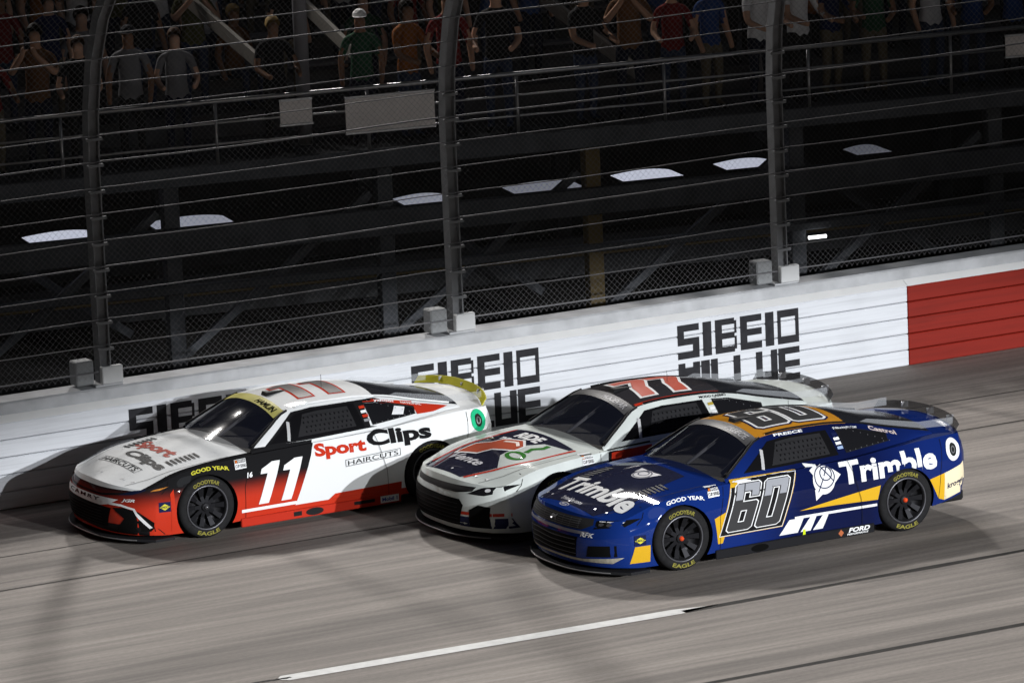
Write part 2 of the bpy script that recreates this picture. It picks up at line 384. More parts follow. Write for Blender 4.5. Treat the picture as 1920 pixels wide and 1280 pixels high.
for (a, b) in (((480, 112), (335, -15)), ((662, 98), (545, -15)), ((1200, 140), (1010, -10))):   # stair stringers
    A = stand_at(*a, .5); B = stand_at(*b, 2.4)
    beam('stair_stringer', A, B, .06, .16, mat('stringer_paint', (.34, .32, .29), .6, noise=.1), GS)
for (px, y0, y1, ys) in ((575, 0, 300, .9), (1425, 0, 130, 1.3)):
    A = stand_at(px, y1, ys); bm = bmesh.new(); tube_bm(bm, [(A.x, A.y, DZ - .02), (A.x, A.y, 6.0)], .09, 10); from_bm('support_pole', bm, mat('pole_paint', (.2, .2, .22), .5), GS, True)
# boards hung on the railing
brd = mat('board_face', (.80, .75, .73), .7, noise=.12, nscale=3)
for (x0, x1, y0, y1, lab) in ((648, 815, 168, 252, 'large pale board hung on the grandstand railing'), (525, 585, 180, 240, 'small pale board hung on the grandstand railing'),
                              (1885, 1945, 58, 112, 'pale board on the railing at the far end of the grandstand')):
    A = stand_at(x0, (y0 + y1) / 2, -.06); B = stand_at(x1, (y0 + y1) / 2, -.06); h = (y1 - y0) / 176
    wd = B.x - A.x; c = SO + SM @ Vector(((A.x + B.x) / 2, -.06, 0)); zc_ = (A.z + B.z) / 2
    t = tag(empty('sign_board', (c.x, c.y, zc_ - h / 2), SA), lab, 'sign board')
    bm = bmesh.new(); box_bm(bm, (0, 0, h / 2), (wd, .02, h), .003); from_bm('panel', bm, brd, t)
    for s in (-1, 1):
        bm = bmesh.new(); box_bm(bm, (0, -.002, h / 2 + s * (h / 2 - .015)), (wd + .02, .03, .03), .003); from_bm('frame_bar', bm, mat('rail_steel', (.36, .36, .37), .35, .8), t)

# ------------------------------------------------------------------ spectators
def person_mesh(name, J, R):
    bm = bmesh.new(); vs = {}
    for k, (par, p) in J.items(): vs[k] = bm.verts.new(p)
    bm.verts.index_update()
    for k, (par, p) in J.items():
        if par: bm.edges.new((vs[par], vs[k]))
    me = bpy.data.meshes.new(name); bm.verts.ensure_lookup_table(); order = list(J); bm.to_mesh(me); bm.free()
    o = bpy.data.objects.new(name, me); COL.objects.link(o)
    sk = o.modifiers.new('skin', 'SKIN'); sk.use_smooth_shade = True
    for i, k in enumerate(order):
        r = R.get(k, R.get(k.rstrip('LR'), .05)); me.skin_vertices[0].data[i].radius = r if isinstance(r, tuple) else (r, r)
        me.skin_vertices[0].data[i].use_root = (k == 'pelvis')
    o.modifiers.new('sub', 'SUBSURF').levels = 1
    dg = bpy.context.evaluated_depsgraph_get(); ev = o.evaluated_get(dg); m2 = bpy.data.meshes.new_from_object(ev)
    bpy.data.objects.remove(o)
    return m2
def pose(kind):
    seated = kind == 'seated'
    hip = .50 if seated else .92
    J = {'pelvis': (None, (0, 0, hip)), 'waist': ('pelvis', (0, .01, hip + .16)), 'chest': ('waist', (0, .02, hip + .36)), 'neckb': ('chest', (0, .02, hip + .52)),
         'neck': ('neckb', (0, 0, hip + .60)), 'head': ('neck', (0, -.02, hip + .68)), 'crown': ('head', (0, -.01, hip + .80))}
    for s, n in ((-1, 'L'), (1, 'R')):
        J['hip' + n] = ('pelvis', (.10 * s, 0, hip - .05))
        if seated:
            J['knee' + n] = ('hip' + n, (.12 * s, -.42, hip)); J['ankle' + n] = ('knee' + n, (.12 * s, -.42, .09)); J['toe' + n] = ('ankle' + n, (.13 * s, -.60, .04))
        else:
            J['knee' + n] = ('hip' + n, (.11 * s, -.02, .49)); J['ankle' + n] = ('knee' + n, (.11 * s, .02, .09)); J['toe' + n] = ('ankle' + n, (.13 * s, -.16, .04))
        J['sho' + n] = ('neckb', (.19 * s, .02, hip + .47))
        if kind == 'phone':
            J['elb' + n] = ('sho' + n, (.27 * s, -.16, hip + .30)); J['wri' + n] = ('elb' + n, (.08 * s, -.34, hip + .55)); J['hand' + n] = ('wri' + n, (.05 * s, -.36, hip + .65))
        elif kind == 'lean':
            J['elb' + n] = ('sho' + n, (.27 * s, -.10, hip + .21)); J['wri' + n] = ('elb' + n, (.22 * s, -.34, hip + .14)); J['hand' + n] = ('wri' + n, (.19 * s, -.42, hip + .13))
        else:
            J['elb' + n] = ('sho' + n, (.27 * s, .02, hip + .20)); J['wri' + n] = ('elb' + n, (.26 * s, -.10, hip - .03)); J['hand' + n] = ('wri' + n, (.25 * s, -.14, hip - .12))
    R = {'pelvis': (.15, .11), 'waist': (.14, .10), 'chest': (.17, .11), 'neckb': (.10, .08), 'neck': .055, 'head': (.085, .10), 'crown': (.075, .09), 'hip': .09, 'knee': .062, 'ankle': .045,
         'toe': .04, 'sho': .065, 'elb': .048, 'wri': .035, 'hand': (.04, .028)}
    me = person_mesh('body', J, R); hz = hip
    for p in me.polygons:
        c = p.center; p.use_smooth = True
        arm = abs(c.x) > .225 or (c.y < -.22 and c.z > .8)
        if c.z > hz + .585: p.material_index = 0
        elif arm and c.z < hz + .36 or (kind == 'phone' and c.y < -.2): p.material_index = 0
        elif c.z > hz - .04 and not (seated and c.y < -.12): p.material_index = 1
        elif c.z < .085: p.material_index = 3
        else: p.material_index = 2
    for q in range(4): me.materials.append(None)
    return me, hz
PM = {k: pose(k) for k in ('stand', 'phone', 'lean', 'seated')}
def hair_mesh(long):
    bm = bmesh.new(); bmesh.ops.create_icosphere(bm, subdivisions=2, radius=1)
    for v in list(bm.verts):
        if v.co.y < -.35 and v.co.z < .35: bm.verts.remove(v)
    for v in bm.verts:
        v.co = Vector((v.co.x * .098, v.co.y * .112 + .012, v.co.z * .115 + (-.10 * max(0, -v.co.z) * 2 if long else 0) + .01))
    me = bpy.data.meshes.new('hair'); bm.to_mesh(me); bm.free(); me.materials.append(None)
    for p in me.polygons: p.use_smooth = True
    return me
def cap_mesh():
    bm = bmesh.new(); bmesh.ops.create_icosphere(bm, subdivisions=2, radius=1)
    for v in list(bm.verts):
        if v.co.z < -.05: bm.verts.remove(v)
    for v in bm.verts: v.co = Vector((v.co.x * .10, v.co.y * .115, v.co.z * .105 + .02))
    a = [bm.verts.new((.09 * math.cos(t), -.08 - .11 * math.sin(t), .03)) for t in [math.pi * i / 8 for i in range(9)]]
    bm.faces.new(a); me = bpy.data.meshes.new('cap'); bm.to_mesh(me); bm.free(); me.materials.append(None); return me
HAIR = {'short': hair_mesh(False), 'long': hair_mesh(True), 'cap': cap_mesh()}
skin = [mat('skin_%d' % i, c, .55) for i, c in enumerate(((.45, .27, .19), (.36, .21, .14), (.20, .11, .07)))]
SHIRT = [('black', (.015, .015, .016)), ('navy', (.015, .02, .06)), ('dark grey', (.05, .05, .055)), ('white', (.6, .6, .62)), ('navy', (.015, .02, .06)), ('black', (.015, .015, .016)), ('red', (.15, .02, .02)), ('grey', (.16, .16, .17)), ('olive', (.07, .07, .03)), ('rust', (.20, .07, .02)), ('blue', (.025, .05, .15)), ('brown', (.12, .06, .03)), ('pale grey', (.38, .38, .40)), ('green', (.025, .07, .04))]
HC = [('dark', (.012, .009, .007)), ('brown', (.06, .03, .015)), ('blond', (.32, .22, .09))]
def spectator(x, y, z, kind, rz, rnd, row='at the railing'):
    sn, sc = rnd.choice(SHIRT); hn, hc = rnd.choice(HC); hk = rnd.choice(['short', 'short', 'long', 'cap'])
    act = {'stand': 'standing', 'phone': 'holding up a phone', 'lean': 'leaning forward', 'seated': 'sitting'}[kind]
    hd = 'in a %s cap' % rnd.choice(['dark', 'white']) if hk == 'cap' else 'with %s %s hair' % (hk, hn)
    p = SO + SM @ Vector((x, y, 0)); t = tag(empty('person', (p.x, p.y, z), SA + rz), 'spectator in %s shirt %s %s %s' % (sn, hd, act, row), 'person', 'spectators in the grandstand')
    me, hz = PM[kind]; o = bpy.data.objects.new('body', me); COL.objects.link(o); o.parent = t
    sc_ = rnd.uniform(.93, 1.06); t.scale = (sc_,) * 3
    leg = rnd.choice([(.015, .017, .03), (.02, .02, .02), (.10, .085, .06), (.03, .04, .07)])
    for i, m in enumerate((rnd.choice(skin), mat('shirt_' + sn.replace(' ', '_'), sc, .8, noise=.15, nscale=8), mat('trousers_%d' % int(leg[2] * 1000), leg, .8, noise=.1), mat('shoe_dark', (.02, .02, .02), .6))):
        o.material_slots[i].link = 'OBJECT'; o.material_slots[i].material = m
    h = bpy.data.objects.new('cap' if hk == 'cap' else 'hair', HAIR[hk]); COL.objects.link(h); h.parent = t
    h.location = (0, -.01, hz + .765); h.material_slots[0].link = 'OBJECT'
    h.material_slots[0].material = mat('cap_' + hd.split()[2], (.02, .02, .025) if 'dark' in hd else (.55, .55, .55), .7) if hk == 'cap' else mat('hair_' + hn, hc, .6)
    if kind == 'phone':
        bm = bmesh.new(); box_bm(bm, (0, -.40, hz + .70), (.075, .01, .15), .003); from_bm('phone', bm, mat('phone_black', (.01, .01, .012), .2), t)
rnd = random.Random(21)
x = -1.0
while x < 14.6:
    spectator(x, rnd.uniform(.35, .6), DZ, rnd.choice(['stand', 'lean', 'phone', 'lean']), rnd.uniform(-.5, .5), rnd) if rnd.random() < .9 else None
    x += rnd.uniform(.45, .75)
for k in range(1, 6):
    x = -1.6
    while x < 15.2:
        kd = rnd.choice(['seated', 'stand', 'phone', 'stand'] if k < 3 else ['seated', 'seated', 'stand'])
        yb = 2.0 + .85 * k - (.2 if kd == 'seated' else .55)
        spectator(x, yb, DZ + .30 * k + (-.02 if kd == 'seated' else 0), kd, rnd.uniform(-.4, .4), rnd, 'in row %s' % ['one', 'two', 'three', 'four', 'five'][k - 1]) if rnd.random() < .85 else None
        x += rnd.uniform(.48, .7)

# ------------------------------------------------------------------ race cars (local frame: x forward from the front axle, y to the car's left, z up)
F_zb = spline([1, .6, .3, -.5, -2.4, -3.1, -3.8], [.12, .10, .10, .13, .13, .22, .30])
F_ym = spline([1, .75, .45, 0, -.55, -1.4, -2.2, -2.79, -3.3, -3.8], [.93, .95, .975, .992, .972, .958, .975, .992, .965, .90])
F_zs = spline([1, .7, .35, 0, -.5, -1.2, -2.2, -2.8, -3.3, -3.8], [.60, .655, .735, .785, .825, .85, .885, .93, .95, .945])
F_ys = spline([1, .7, .35, 0, -.5, -1.2, -2.2, -2.8, -3.3, -3.8], [.86, .88, .90, .905, .90, .895, .90, .895, .86, .80])
F_zc = spline([1, .88, .6, .3, 0, -.45, -1.2, -2.2, -3.0, -3.4, -3.8], [.635, .664, .742, .805, .85, .90, .90, .93, 1.0, 1.015, 1.0])
NS, NT = 7, 9
def section(x):
    zb, ym, zs, ys, zc = F_zb(x), F_ym(x), F_zs(x), F_ys(x), F_zc(x); P = []
    for i in range(NS):
        t = i / (NS - 1); z = zb + (zs - zb) * t
        y = ym - .030 * max(0, (.35 - t) / .35) ** 1.5 if t < .35 else (ym if t < .62 else ym + (ys - ym) * ((t - .62) / .38) ** 2.2)
        P.append((y, z))
    for i in range(1, NT + 1):
        t = i / NT; P.append((ys * (1 - t), zs + (zc - zs) * math.sin(t * math.pi / 2) ** 1.15))
    return P
def warp(x, y):
    wf = max(0, min(1, (x - .2) / .75)) ** 1.3; wr = max(0, min(1, (-x - 3.25) / .5)) ** 1.3
    return x - wf * .34 * min(1.02, abs(y) / .95) ** 2.6 + wr * .20 * min(1, abs(y) / .9) ** 3
def body_mesh():
    bm = bmesh.new(); st = [.93, .88, .8, .7, .6, .5, .4, .3, .2, .1] + [-.1 * k for k in range(0, 36)] + [-3.58, -3.66, -3.72]
    n = NS + NT; rows = []
    for x in st:
        P = section(x); L = [bm.verts.new((warp(x, y), y, z)) for y, z in P]; Rr = [L[-1]] + [bm.verts.new((warp(x, y), -y, z)) for y, z in P[-2::-1]]
        rows.append(L + Rr[1:])
    m = len(rows[0])
    for a, b in zip(rows, rows[1:]):
        for i in range(m - 1): bm.faces.new((a[i], a[i + 1], b[i + 1], b[i]))
        bm.faces.new((a[m - 1], a[0], b[0], b[m - 1]))         # flat floor
    def cap(row, sgn, bulge):
        k = NS; G = []                                       # end face: rows up the side, columns along the top edge
        top = row[k - 1:m - k + 1]
        for r in range(k):
            if r == k - 1: G.append(top); continue
            line = []
            for c, tv in enumerate(top):
                if c == 0: line.append(row[r]); continue
                if c == len(top) - 1: line.append(row[m - 1 - r]); continue
                zb = row[0].co.z; t = r / (k - 1); fr = 1 - (abs(tv.co.y) / abs(top[0].co.y)) ** 4
                line.append(bm.verts.new((tv.co.x + sgn * bulge(t) * fr, tv.co.y * (1 - .0 * t) * (row[r].co.y / top[0].co.y), zb + (tv.co.z - zb) * t)))
            G.append(line)
        for r in range(k - 1):
            for c in range(len(top) - 1):
                f = (G[r][c], G[r][c + 1], G[r + 1][c + 1], G[r + 1][c]); bm.faces.new(f if sgn < 0 else f[::-1])
        f = G[0]; bm.faces.new(f[::-1] if sgn < 0 else f)     # closes the floor edge
    cap(rows[0], 1, spline([0, .2, .5, .8, 1], [.05, .085, .095, .06, 0])); cap(rows[-1], -1, spline([0, .3, .6, 1], [0, .07, .07, 0]))
    bmesh.ops.recalc_face_normals(bm, faces=bm.faces)
    return bm
def cutter(x, z, r, sgn):
    bm = bmesh.new(); n = 40; a = [bm.verts.new((x + r * math.cos(2 * math.pi * i / n), sgn * .60, z + r * math.sin(2 * math.pi * i / n))) for i in range(n)]
    b = [bm.verts.new((v.co.x, sgn * 1.3, v.co.z)) for v in a]
    for i in range(n): bm.faces.new((a[i], a[(i + 1) % n], b[(i + 1) % n], b[i]))
    bm.faces.new(a); bm.faces.new(b); bmesh.ops.recalc_face_normals(bm, faces=bm.faces); return bm
BLK = mat('satin_black', (.009, .009, .010), .7, spec=.15)
def build_body_shape():
    o = from_bm('body', body_mesh(), None); o.data.materials.append(None); o.data.materials.append(BLK)
    cs = []
    for x in (0, -2.794):
        for s in (1, -1):
            c = from_bm('cut', cutter(x, .335, .372 if x == 0 else .362, s)); c.data.materials.append(None); c.data.materials.append(BLK)
            for p in c.data.polygons: p.material_index = 1
            md = o.modifiers.new('b', 'BOOLEAN'); md.operation = 'DIFFERENCE'; md.solver = 'EXACT'; md.object = c; cs.append(c)
    dg = bpy.context.evaluated_depsgraph_get(); me = bpy.data.meshes.new_from_object(o.evaluated_get(dg))
    bpy.data.objects.remove(o)
    for c in cs: bpy.data.objects.remove(c)
    for p in me.polygons:
        c = p.center
        if p.material_index != 1 and -3.0 < c.x < -.62 and abs(c.y) < .80 and c.z > .84: p.material_index = 1
        p.use_smooth = p.area < .2
    me.set_sharp_from_angle(angle=math.radians(38))
    return me
BODY = build_body_shape()
# greenhouse edges: A-post base, roof front corner, roof rear corner, C-post end
T_y = spline([-.62, -.9, -1.21, -1.7, -2.3, -2.8, -3.3], [.83, .715, .60, .575, .56, .61, .70])
T_z = spline([-.62, -.9, -1.21, -1.6, -2.0, -2.4, -2.8, -3.3], [.862, 1.035, 1.195, 1.222, 1.215, 1.175, 1.085, .985])
B_y = spline([-.62, -1.2, -2.2, -2.8, -3.3], [.85, .875, .875, .84, .72])
B_z = spline([-.62, -1.2, -2.2, -2.8, -3.3], [.845, .865, .895, .94, .975])
C_x = spline([-.62, -1.21, -1.7, -2.3, -3.3], [-.40, -1.10, -1.7, -2.33, -3.38])
C_z = spline([-.62, -.9, -1.21, -1.7, -2.0, -2.4, -2.8, -3.3], [.895, 1.075, 1.245, 1.285, 1.278, 1.232, 1.135, 1.018])
def top_grid(x0, x1, n=18, lift=0.):
    V = []; ny = 14
    for i in range(n + 1):
        x = x0 + (x1 - x0) * i / n; yt, zt, cx, cz = T_y(x), T_z(x), C_x(x), C_z(x)
        for j in range(ny + 1):
            s = -1 + 2 * j / ny; k = abs(s) ** 2.2
            V.append((cx + (x - cx) * k, yt * s, cz + (zt - cz) * k + lift))
    return V, [(i * (ny + 1) + j, i * (ny + 1) + j + 1, (i + 1) * (ny + 1) + j + 1, (i + 1) * (ny + 1) + j) for i in range(n) for j in range(ny)]
def side_grid(sg):
    V = []; n, mz = 44, 6
    for i in range(n + 1):
        x = -.62 + (-3.3 + .62) * i / n
        for j in range(mz + 1):
            t = j / mz; bul = .022 * math.sin(math.pi * t)
            V.append((x, sg * (B_y(x) + (T_y(x) - B_y(x)) * t + bul), B_z(x) - .03 + (T_z(x) - B_z(x) + .03) * t))
    return V, [tuple((i * (mz + 1) + j, i * (mz + 1) + j + 1, (i + 1) * (mz + 1) + j + 1, (i + 1) * (mz + 1) + j)[::sg]) for i in range(n) for j in range(mz)]
_v = [tuple(v.co) for v in BODY.vertices]; _f = [tuple(p.vertices) for p in BODY.polygons]
for gv, gf in (top_grid(-.62, -3.3, 50), side_grid(1), side_grid(-1)):
    k = len(_v); _v += gv; _f += [tuple(i + k for i in f) for f in gf]
BVH = BVHTree.FromPolygons(_v, _f)
DIRS = {'side': (Vector((0, -1, 0)), lambda u, v: Vector((u, 3, v))), 'top': (Vector((0, 0, -1)), lambda u, v: Vector((u, v, 4))), 'front': (Vector((-1, 0, 0)), lambda u, v: Vector((4, u, v)))}
def decal(car, name, shape, m, mode='side', off=.003, grid=.06, parent=None):
    """flat artwork laid on the bodywork: 'side' takes (x,z), 'top' takes (x,y), 'front' takes (y,z)"""
    v, f = shape; bm = bmesh.new(); bv = [bm.verts.new((p[0], p[1], 0)) for p in v]
    for t in f:
        try: bm.faces.new([bv[i] for i in t])
        except ValueError: pass
    lo, hi = v.min(0), v.max(0)
    for ax in (0, 1):
        for k in range(1, int((hi[ax] - lo[ax]) / grid) + 1):
            co = [0, 0, 0]; no = [0, 0, 0]; co[ax] = lo[ax] + k * grid; no[ax] = 1
            bmesh.ops.bisect_plane(bm, geom=bm.verts[:] + bm.edges[:] + bm.faces[:], plane_co=co, plane_no=no)
    d, src = DIRS[mode]; bad = []
    for q in bm.verts:
        h = BVH.ray_cast(src(q.co.x, q.co.y), d)
        if h[0] is None: bad.append(q); continue
        n = h[1] if h[1].dot(d) < 0 else -h[1]; q.co = h[0] + n * off
    if bad: bmesh.ops.delete(bm, geom=bad, context='VERTS')
    bmesh.ops.recalc_face_normals(bm, faces=bm.faces)
    for p in bm.faces:
        if p.normal.dot(d) > 0: p.normal_flip()
    return from_bm(name, bm, m, parent or car, True)
def skirt_decal(car, name, shape, m, off=0):
    return from_py(name, [(p[0], .9685 + off, p[1]) for p in shape[0]], shape[1], m, car)
def S_text(s, x0, x1, z0, z1, **k):
    v, f = fit_text(s, 0, z0, 1, z1, **k); v[:, 0] = x0 + (x1 - x0) * v[:, 0]; return v, f
def T_text(s, y0, y1, xb, xt, **k):      # lettering on hood or roof, read from the front of the car
    v, f = fit_text(s, y0, 0, y1, 1, **k); return np.column_stack([xb + (xt - xb) * v[:, 1], v[:, 0]]), f
def wheel(car, x, y, sg, nut, letters):
    w = bpy.data.objects.new('wheel', None); COL.objects.link(w); w.parent = car; w.location = (x, y, .345)
    prof = [(-.17, .235), (-.178, .262), (-.182, .30), (-.168, .328), (-.14, .341), (0, .345), (.14, .341), (.168, .328), (.182, .30), (.178, .262), (.17, .235)]
    def lathe(pr, n=48):
        V = [(r * math.cos(2 * math.pi * k / n), yy * sg, r * math.sin(2 * math.pi * k / n)) for yy, r in pr for k in range(n)]
        return V, [(i * n + k, i * n + (k + 1) % n, (i + 1) * n + (k + 1) % n, (i + 1) * n + k) for i in range(len(pr) - 1) for k in range(n)]
    from_py('tyre', *lathe(prof), mat('tyre_rubber', (.018, .018, .019), .62, noise=.2, nscale=30), w, True)
    rim = from_py('rim', *lathe([(.165, .248), (.182, .246), (.180, .232), (.15, .222), (.10, .212), (.075, .19), (.07, .06), (.09, .05), (.09, 0.001)]), mat('rim_black', (.02, .02, .022), .35, .3), w, True)
    from_py('rim_lip', *lathe([(.181, .250), (.187, .244), (.185, .234), (.178, .231)]), mat('rim_lip_grey', (.10, .10, .11), .35, .6), rim, True)
    for k in range(10):
        a = 2 * math.pi * k / 10; bm = bmesh.new(); c, s = math.cos(a), math.sin(a); P = []
        for r, yy, hw in ((.045, .125, .022), (.12, .118, .020), (.218, .150, .030)):
            for e in (-1, 1):
                for dy in (0, -.03): P.append(bm.verts.new((r * c - e * hw * s, (yy + dy) * sg, r * s + e * hw * c)))
        for i in (0, 4):
            q = P[i:i + 8]
            for ff in ((0, 2, 6, 4), (1, 5, 7, 3), (0, 4, 5, 1), (2, 3, 7, 6)): bm.faces.new([q[j] for j in ff])
        bmesh.ops.recalc_face_normals(bm, faces=bm.faces); from_bm('spoke', bm, mat('spoke_black', (.014, .014, .016), .4, .3), rim)
    from_py('wheel_nut', *lathe([(.09, .052), (.135, .048), (.15, .036), (.152, .001)], 24), mat('nut_dark', (.03, .03, .033), .4, .4), w, True)
    from_py('nut_tip', *lathe([(.150, .026), (.172, .022), (.178, .001)], 16), nut, w, True)
    for s, mid in (('GOODYEAR', math.pi / 2), ('EAGLE', -math.pi / 2)):
        v, f = fit_text(s, -.5, 0, .5, 1, bold=.03); span = 1.15 if s == 'GOODYEAR' else .95; V = []
        for p in v:
            a = (mid - p[0] * span * 1) if mid > 0 else (mid + p[0] * span); r = (.266 + p[1] * .044) if mid > 0 else (.310 - p[1] * .044)
            V.append((-r * math.cos(a) if True else 0, sg * (.1845 - .06 * max(0, r - .30)), r * math.sin(a)))
        from_py('tyre_lettering', V, f, letters, w)
GLASS = mat('tinted_glass', (.014, .016, .028), .06, spec=.6, alpha=.55)
NETM = mat('window_net', (.008, .008, .009), .7)
def base_car(name, loc, label, paint, roofm, nut, spoiler_m, skirt_m, rail_m):
    car = tag(empty(name, (loc[0], loc[1], 0), math.pi), label, 'race car', None)
    o = bpy.data.objects.new('body', BODY.copy()); COL.objects.link(o); o.parent = car; o.data.materials[0] = paint
    yl = mat('tyre_yellow', (.22, .20, .045), .8)
    for x in (0, -2.794):
        for s in (1, -1): wheel(car, x, s * .80, s, nut, yl)
    wsh = from_py('windshield', *top_grid(-.64, -1.19, 12), GLASS, car, True)
    from_py('roof', *top_grid(-1.185, -2.32, 18), roofm, car, True)
    from_py('rear_window', *top_grid(-2.315, -3.29, 14), mat('rear_glass', (.015, .016, .02), .15), car, True)
    for s in (1, -1):
        from_py('cabin_side', *side_grid(s), paint, car, True)
    # pillars edging the windshield and frame under it
    for s in (1, -1):
        bm = bmesh.new(); tube_bm(bm, [(x, s * (T_y(x) + .004), T_z(x) + .002) for x in np.linspace(-.64, -1.2, 8)], .014, 6); from_bm('windshield_trim', bm, BLK, wsh, True)
        bm = bmesh.new(); tube_bm(bm, [(x, s * (T_y(x) - .02), T_z(x) + .012) for x in np.linspace(-1.3, -3.2, 16)], .011, 6); from_bm('roof_rail', bm, rail_m, car, True)
    # roll cage, dashboard and seat seen through the glass
    cage = mat('cage_grey', (.22, .22, .24), .5)
    for s in (1, -1):
        bm = bmesh.new(); tube_bm(bm, [(-.72, s * .62, .88), (-1.22, s * .48, 1.15), (-2.0, s * .46, 1.17), (-2.5, s * .5, .95)], .022, 8); from_bm('roll_bar', bm, cage, car, True)
    bm = bmesh.new(); tube_bm(bm, [(-.62, .06, .90), (-1.2, .04, 1.19)], .018, 8); from_bm('roll_bar', bm, cage, car, True)
    bm = bmesh.new(); box_bm(bm, (-1.75, .33, .98), (.16, .40, .34), .05); from_bm('seat', bm, mat('seat_black', (.02, .02, .022), .6), car)
    bm = bmesh.new(); bmesh.ops.create_uvsphere(bm, u_segments=16, v_segments=10, radius=.13); bmesh.ops.translate(bm, verts=bm.verts, vec=(-1.6, .33, 1.06)); from_bm('driver_helmet', bm, mat('helmet', (.3, .3, .33), .25, coat=.5), car, True)
    # driver window opening with net, and quarter window
    decal(car, 'window_opening', poly([(-.86, .895), (-1.27, 1.150), (-1.5, 1.172), (-2.02, 1.165), (-2.05, .925), (-1.4, .905)]), mat('window_dark', (.006, .006, .007), .35), off=.004)
    net = [(-1.22, .925), (-1.36, 1.135), (-1.55, 1.150), (-1.93, 1.145), (-1.95, .945)]
    holes = []
    for i in range(11):
        for j in range(4):
            cx, cz = -1.34 - i * .055 - (.02 if j % 2 else 0), .965 + j * .045
            if cx < -1.92: continue
            holes.append(ellipse((cx, cz), .010, .012, 6))
    decal(car, 'window_net', poly(net, holes), mat('net_black', (.022, .022, .024), .75), off=.007, grid=.12)
    decal(car, 'roll_bar', stroke([(-1.10, .90), (-1.16, 1.085)], .035), mat('bar_white', (.45, .45, .46), .5), off=.008)
    qp = [(-2.16, .945), (-2.15, 1.145), (-2.36, 1.125), (-2.72, 1.035), (-2.70, .985)]
    decal(car, 'quarter_window', poly(qp), mat('quarter_glass', (.010, .010, .012), .08, spec=.6), off=.004)
    decal(car, 'quarter_window_trim', poly(off_poly(qp, .012), [qp]), BLK, off=.006)
    # splitter, skirts, diffuser
    ny = 24; ed = [(warp(.93, .98 * (-1 + 2 * i / ny)) + .115 - .05 * abs(-1 + 2 * i / ny) ** 4, 1.0 * (-1 + 2 * i / ny)) for i in range(ny + 1)]
    bm = bmesh.new(); lo = [bm.verts.new((x, y, .055)) for x, y in ed] + [bm.verts.new((.42, 1.0, .055)), bm.verts.new((.42, -1.0, .055))]
    f = bm.faces.new(lo); ex = bmesh.ops.extrude_face_region(bm, geom=[f]); bmesh.ops.translate(bm, verts=[v for v in ex['geom'] if isinstance(v, bmesh.types.BMVert)], vec=(0, 0, .03))
    bmesh.ops.recalc_face_normals(bm, faces=bm.faces); sp = from_bm('splitter', bm, mat('splitter_black', (.02, .02, .022), .4), car)
    bm = bmesh.new(); tube_bm(bm, [(x + .003, y, .07) for x, y in ed[2:-2]], .006, 6); from_bm('splitter_edge', bm, mat('worn_edge', (.45, .45, .45), .4, .6), sp)
    for s in (1, -1):
        bm = bmesh.new(); box_bm(bm, (-1.40, s * .942, .105), (1.98, .05, .10), .008); from_bm('side_skirt', bm, skirt_m, car)
    bm = bmesh.new(); box_bm(bm, (-3.5, 0, .24), (.36, 1.5, .12), .02); from_bm('diffuser', bm, BLK, car)
    bm = bmesh.new(); box_bm(bm, (-1.4, 0, .135), (3.6, 1.5, .05), .01); from_bm('floor_pan', bm, BLK, car)
    # spoiler: curved blade with end plates
    V = []; n = 20
    for i in range(n + 1):
        s = -1 + 2 * i / n; x = -3.70 + .16 * abs(s) ** 2.5; y = .80 * s; z = F_zc(-3.6) - .055 * abs(s) ** 2.2
        V += [(x, y, z), (x - .06, y, z + .078), (x - .07, y, z + .078), (x - .012, y, z)]
    Fc = [tuple(4 * i + a for a in q[:2]) + tuple(4 * (i + 1) + a for a in q[:2][::-1]) for i in range(n) for q in ((0, 1), (1, 2), (2, 3))] + [(0, 3, 2, 1), (4 * n, 4 * n + 1, 4 * n + 2, 4 * n + 3)]
    spo = from_py('spoiler', V, Fc, spoiler_m, car)
    for y in (-.45, 0, .45):
        bm = bmesh.new(); box_bm(bm, (-3.70 + .16 * abs(y / .8) ** 2.5 - .06, y, 1.03), (.09, .012, .07), .002); from_bm('spoiler_brace', bm, mat('brace_metal', (.4, .4, .42), .3, .8), spo)
    clear = mat('clear_polycarbonate', (.5, .52, .55), .12, alpha=.28)
    for s in (1, -1):
        from_py('deck_fin', [(-2.5, s * (T_y(-2.5) - .05), T_z(-2.5) + .01), (-3.2, s * (T_y(-3.2) - .05), T_z(-3.2) + .01), (-3.62, s * .66, 1.0), (-3.62, s * .66, 1.09), (-3.2, s * (T_y(-3.2) - .05), T_z(-3.2) + .085), (-2.6, s * (T_y(-2.6) - .05), T_z(-2.6) + .06)], [(0, 1, 4, 5), (1, 2, 3, 4)], clear, car)
    # roof camera pod
    bm = bmesh.new(); v = [bm.verts.new(p) for p in ((-1.22, -.06, 1.245), (-1.22, .06, 1.245), (-1.24, .06, 1.30), (-1.24, -.06, 1.30), (-1.52, 0, 1.285))]
    for q in ((0, 1, 2, 3), (3, 2, 4), (1, 4, 2), (0, 3, 4), (0, 4, 1)): bm.faces.new([v[i] for i in q])
    from_bm('roof_camera', bm, BLK, car)
    bm = bmesh.new(); tube_bm(bm, [(-1.95, 0, 1.27), (-1.95, 0, 1.40)], .003, 5); from_bm('antenna', bm, BLK, car)
    seam = mat('panel_gap', (.006, .006, .006), .8, spec=.1)
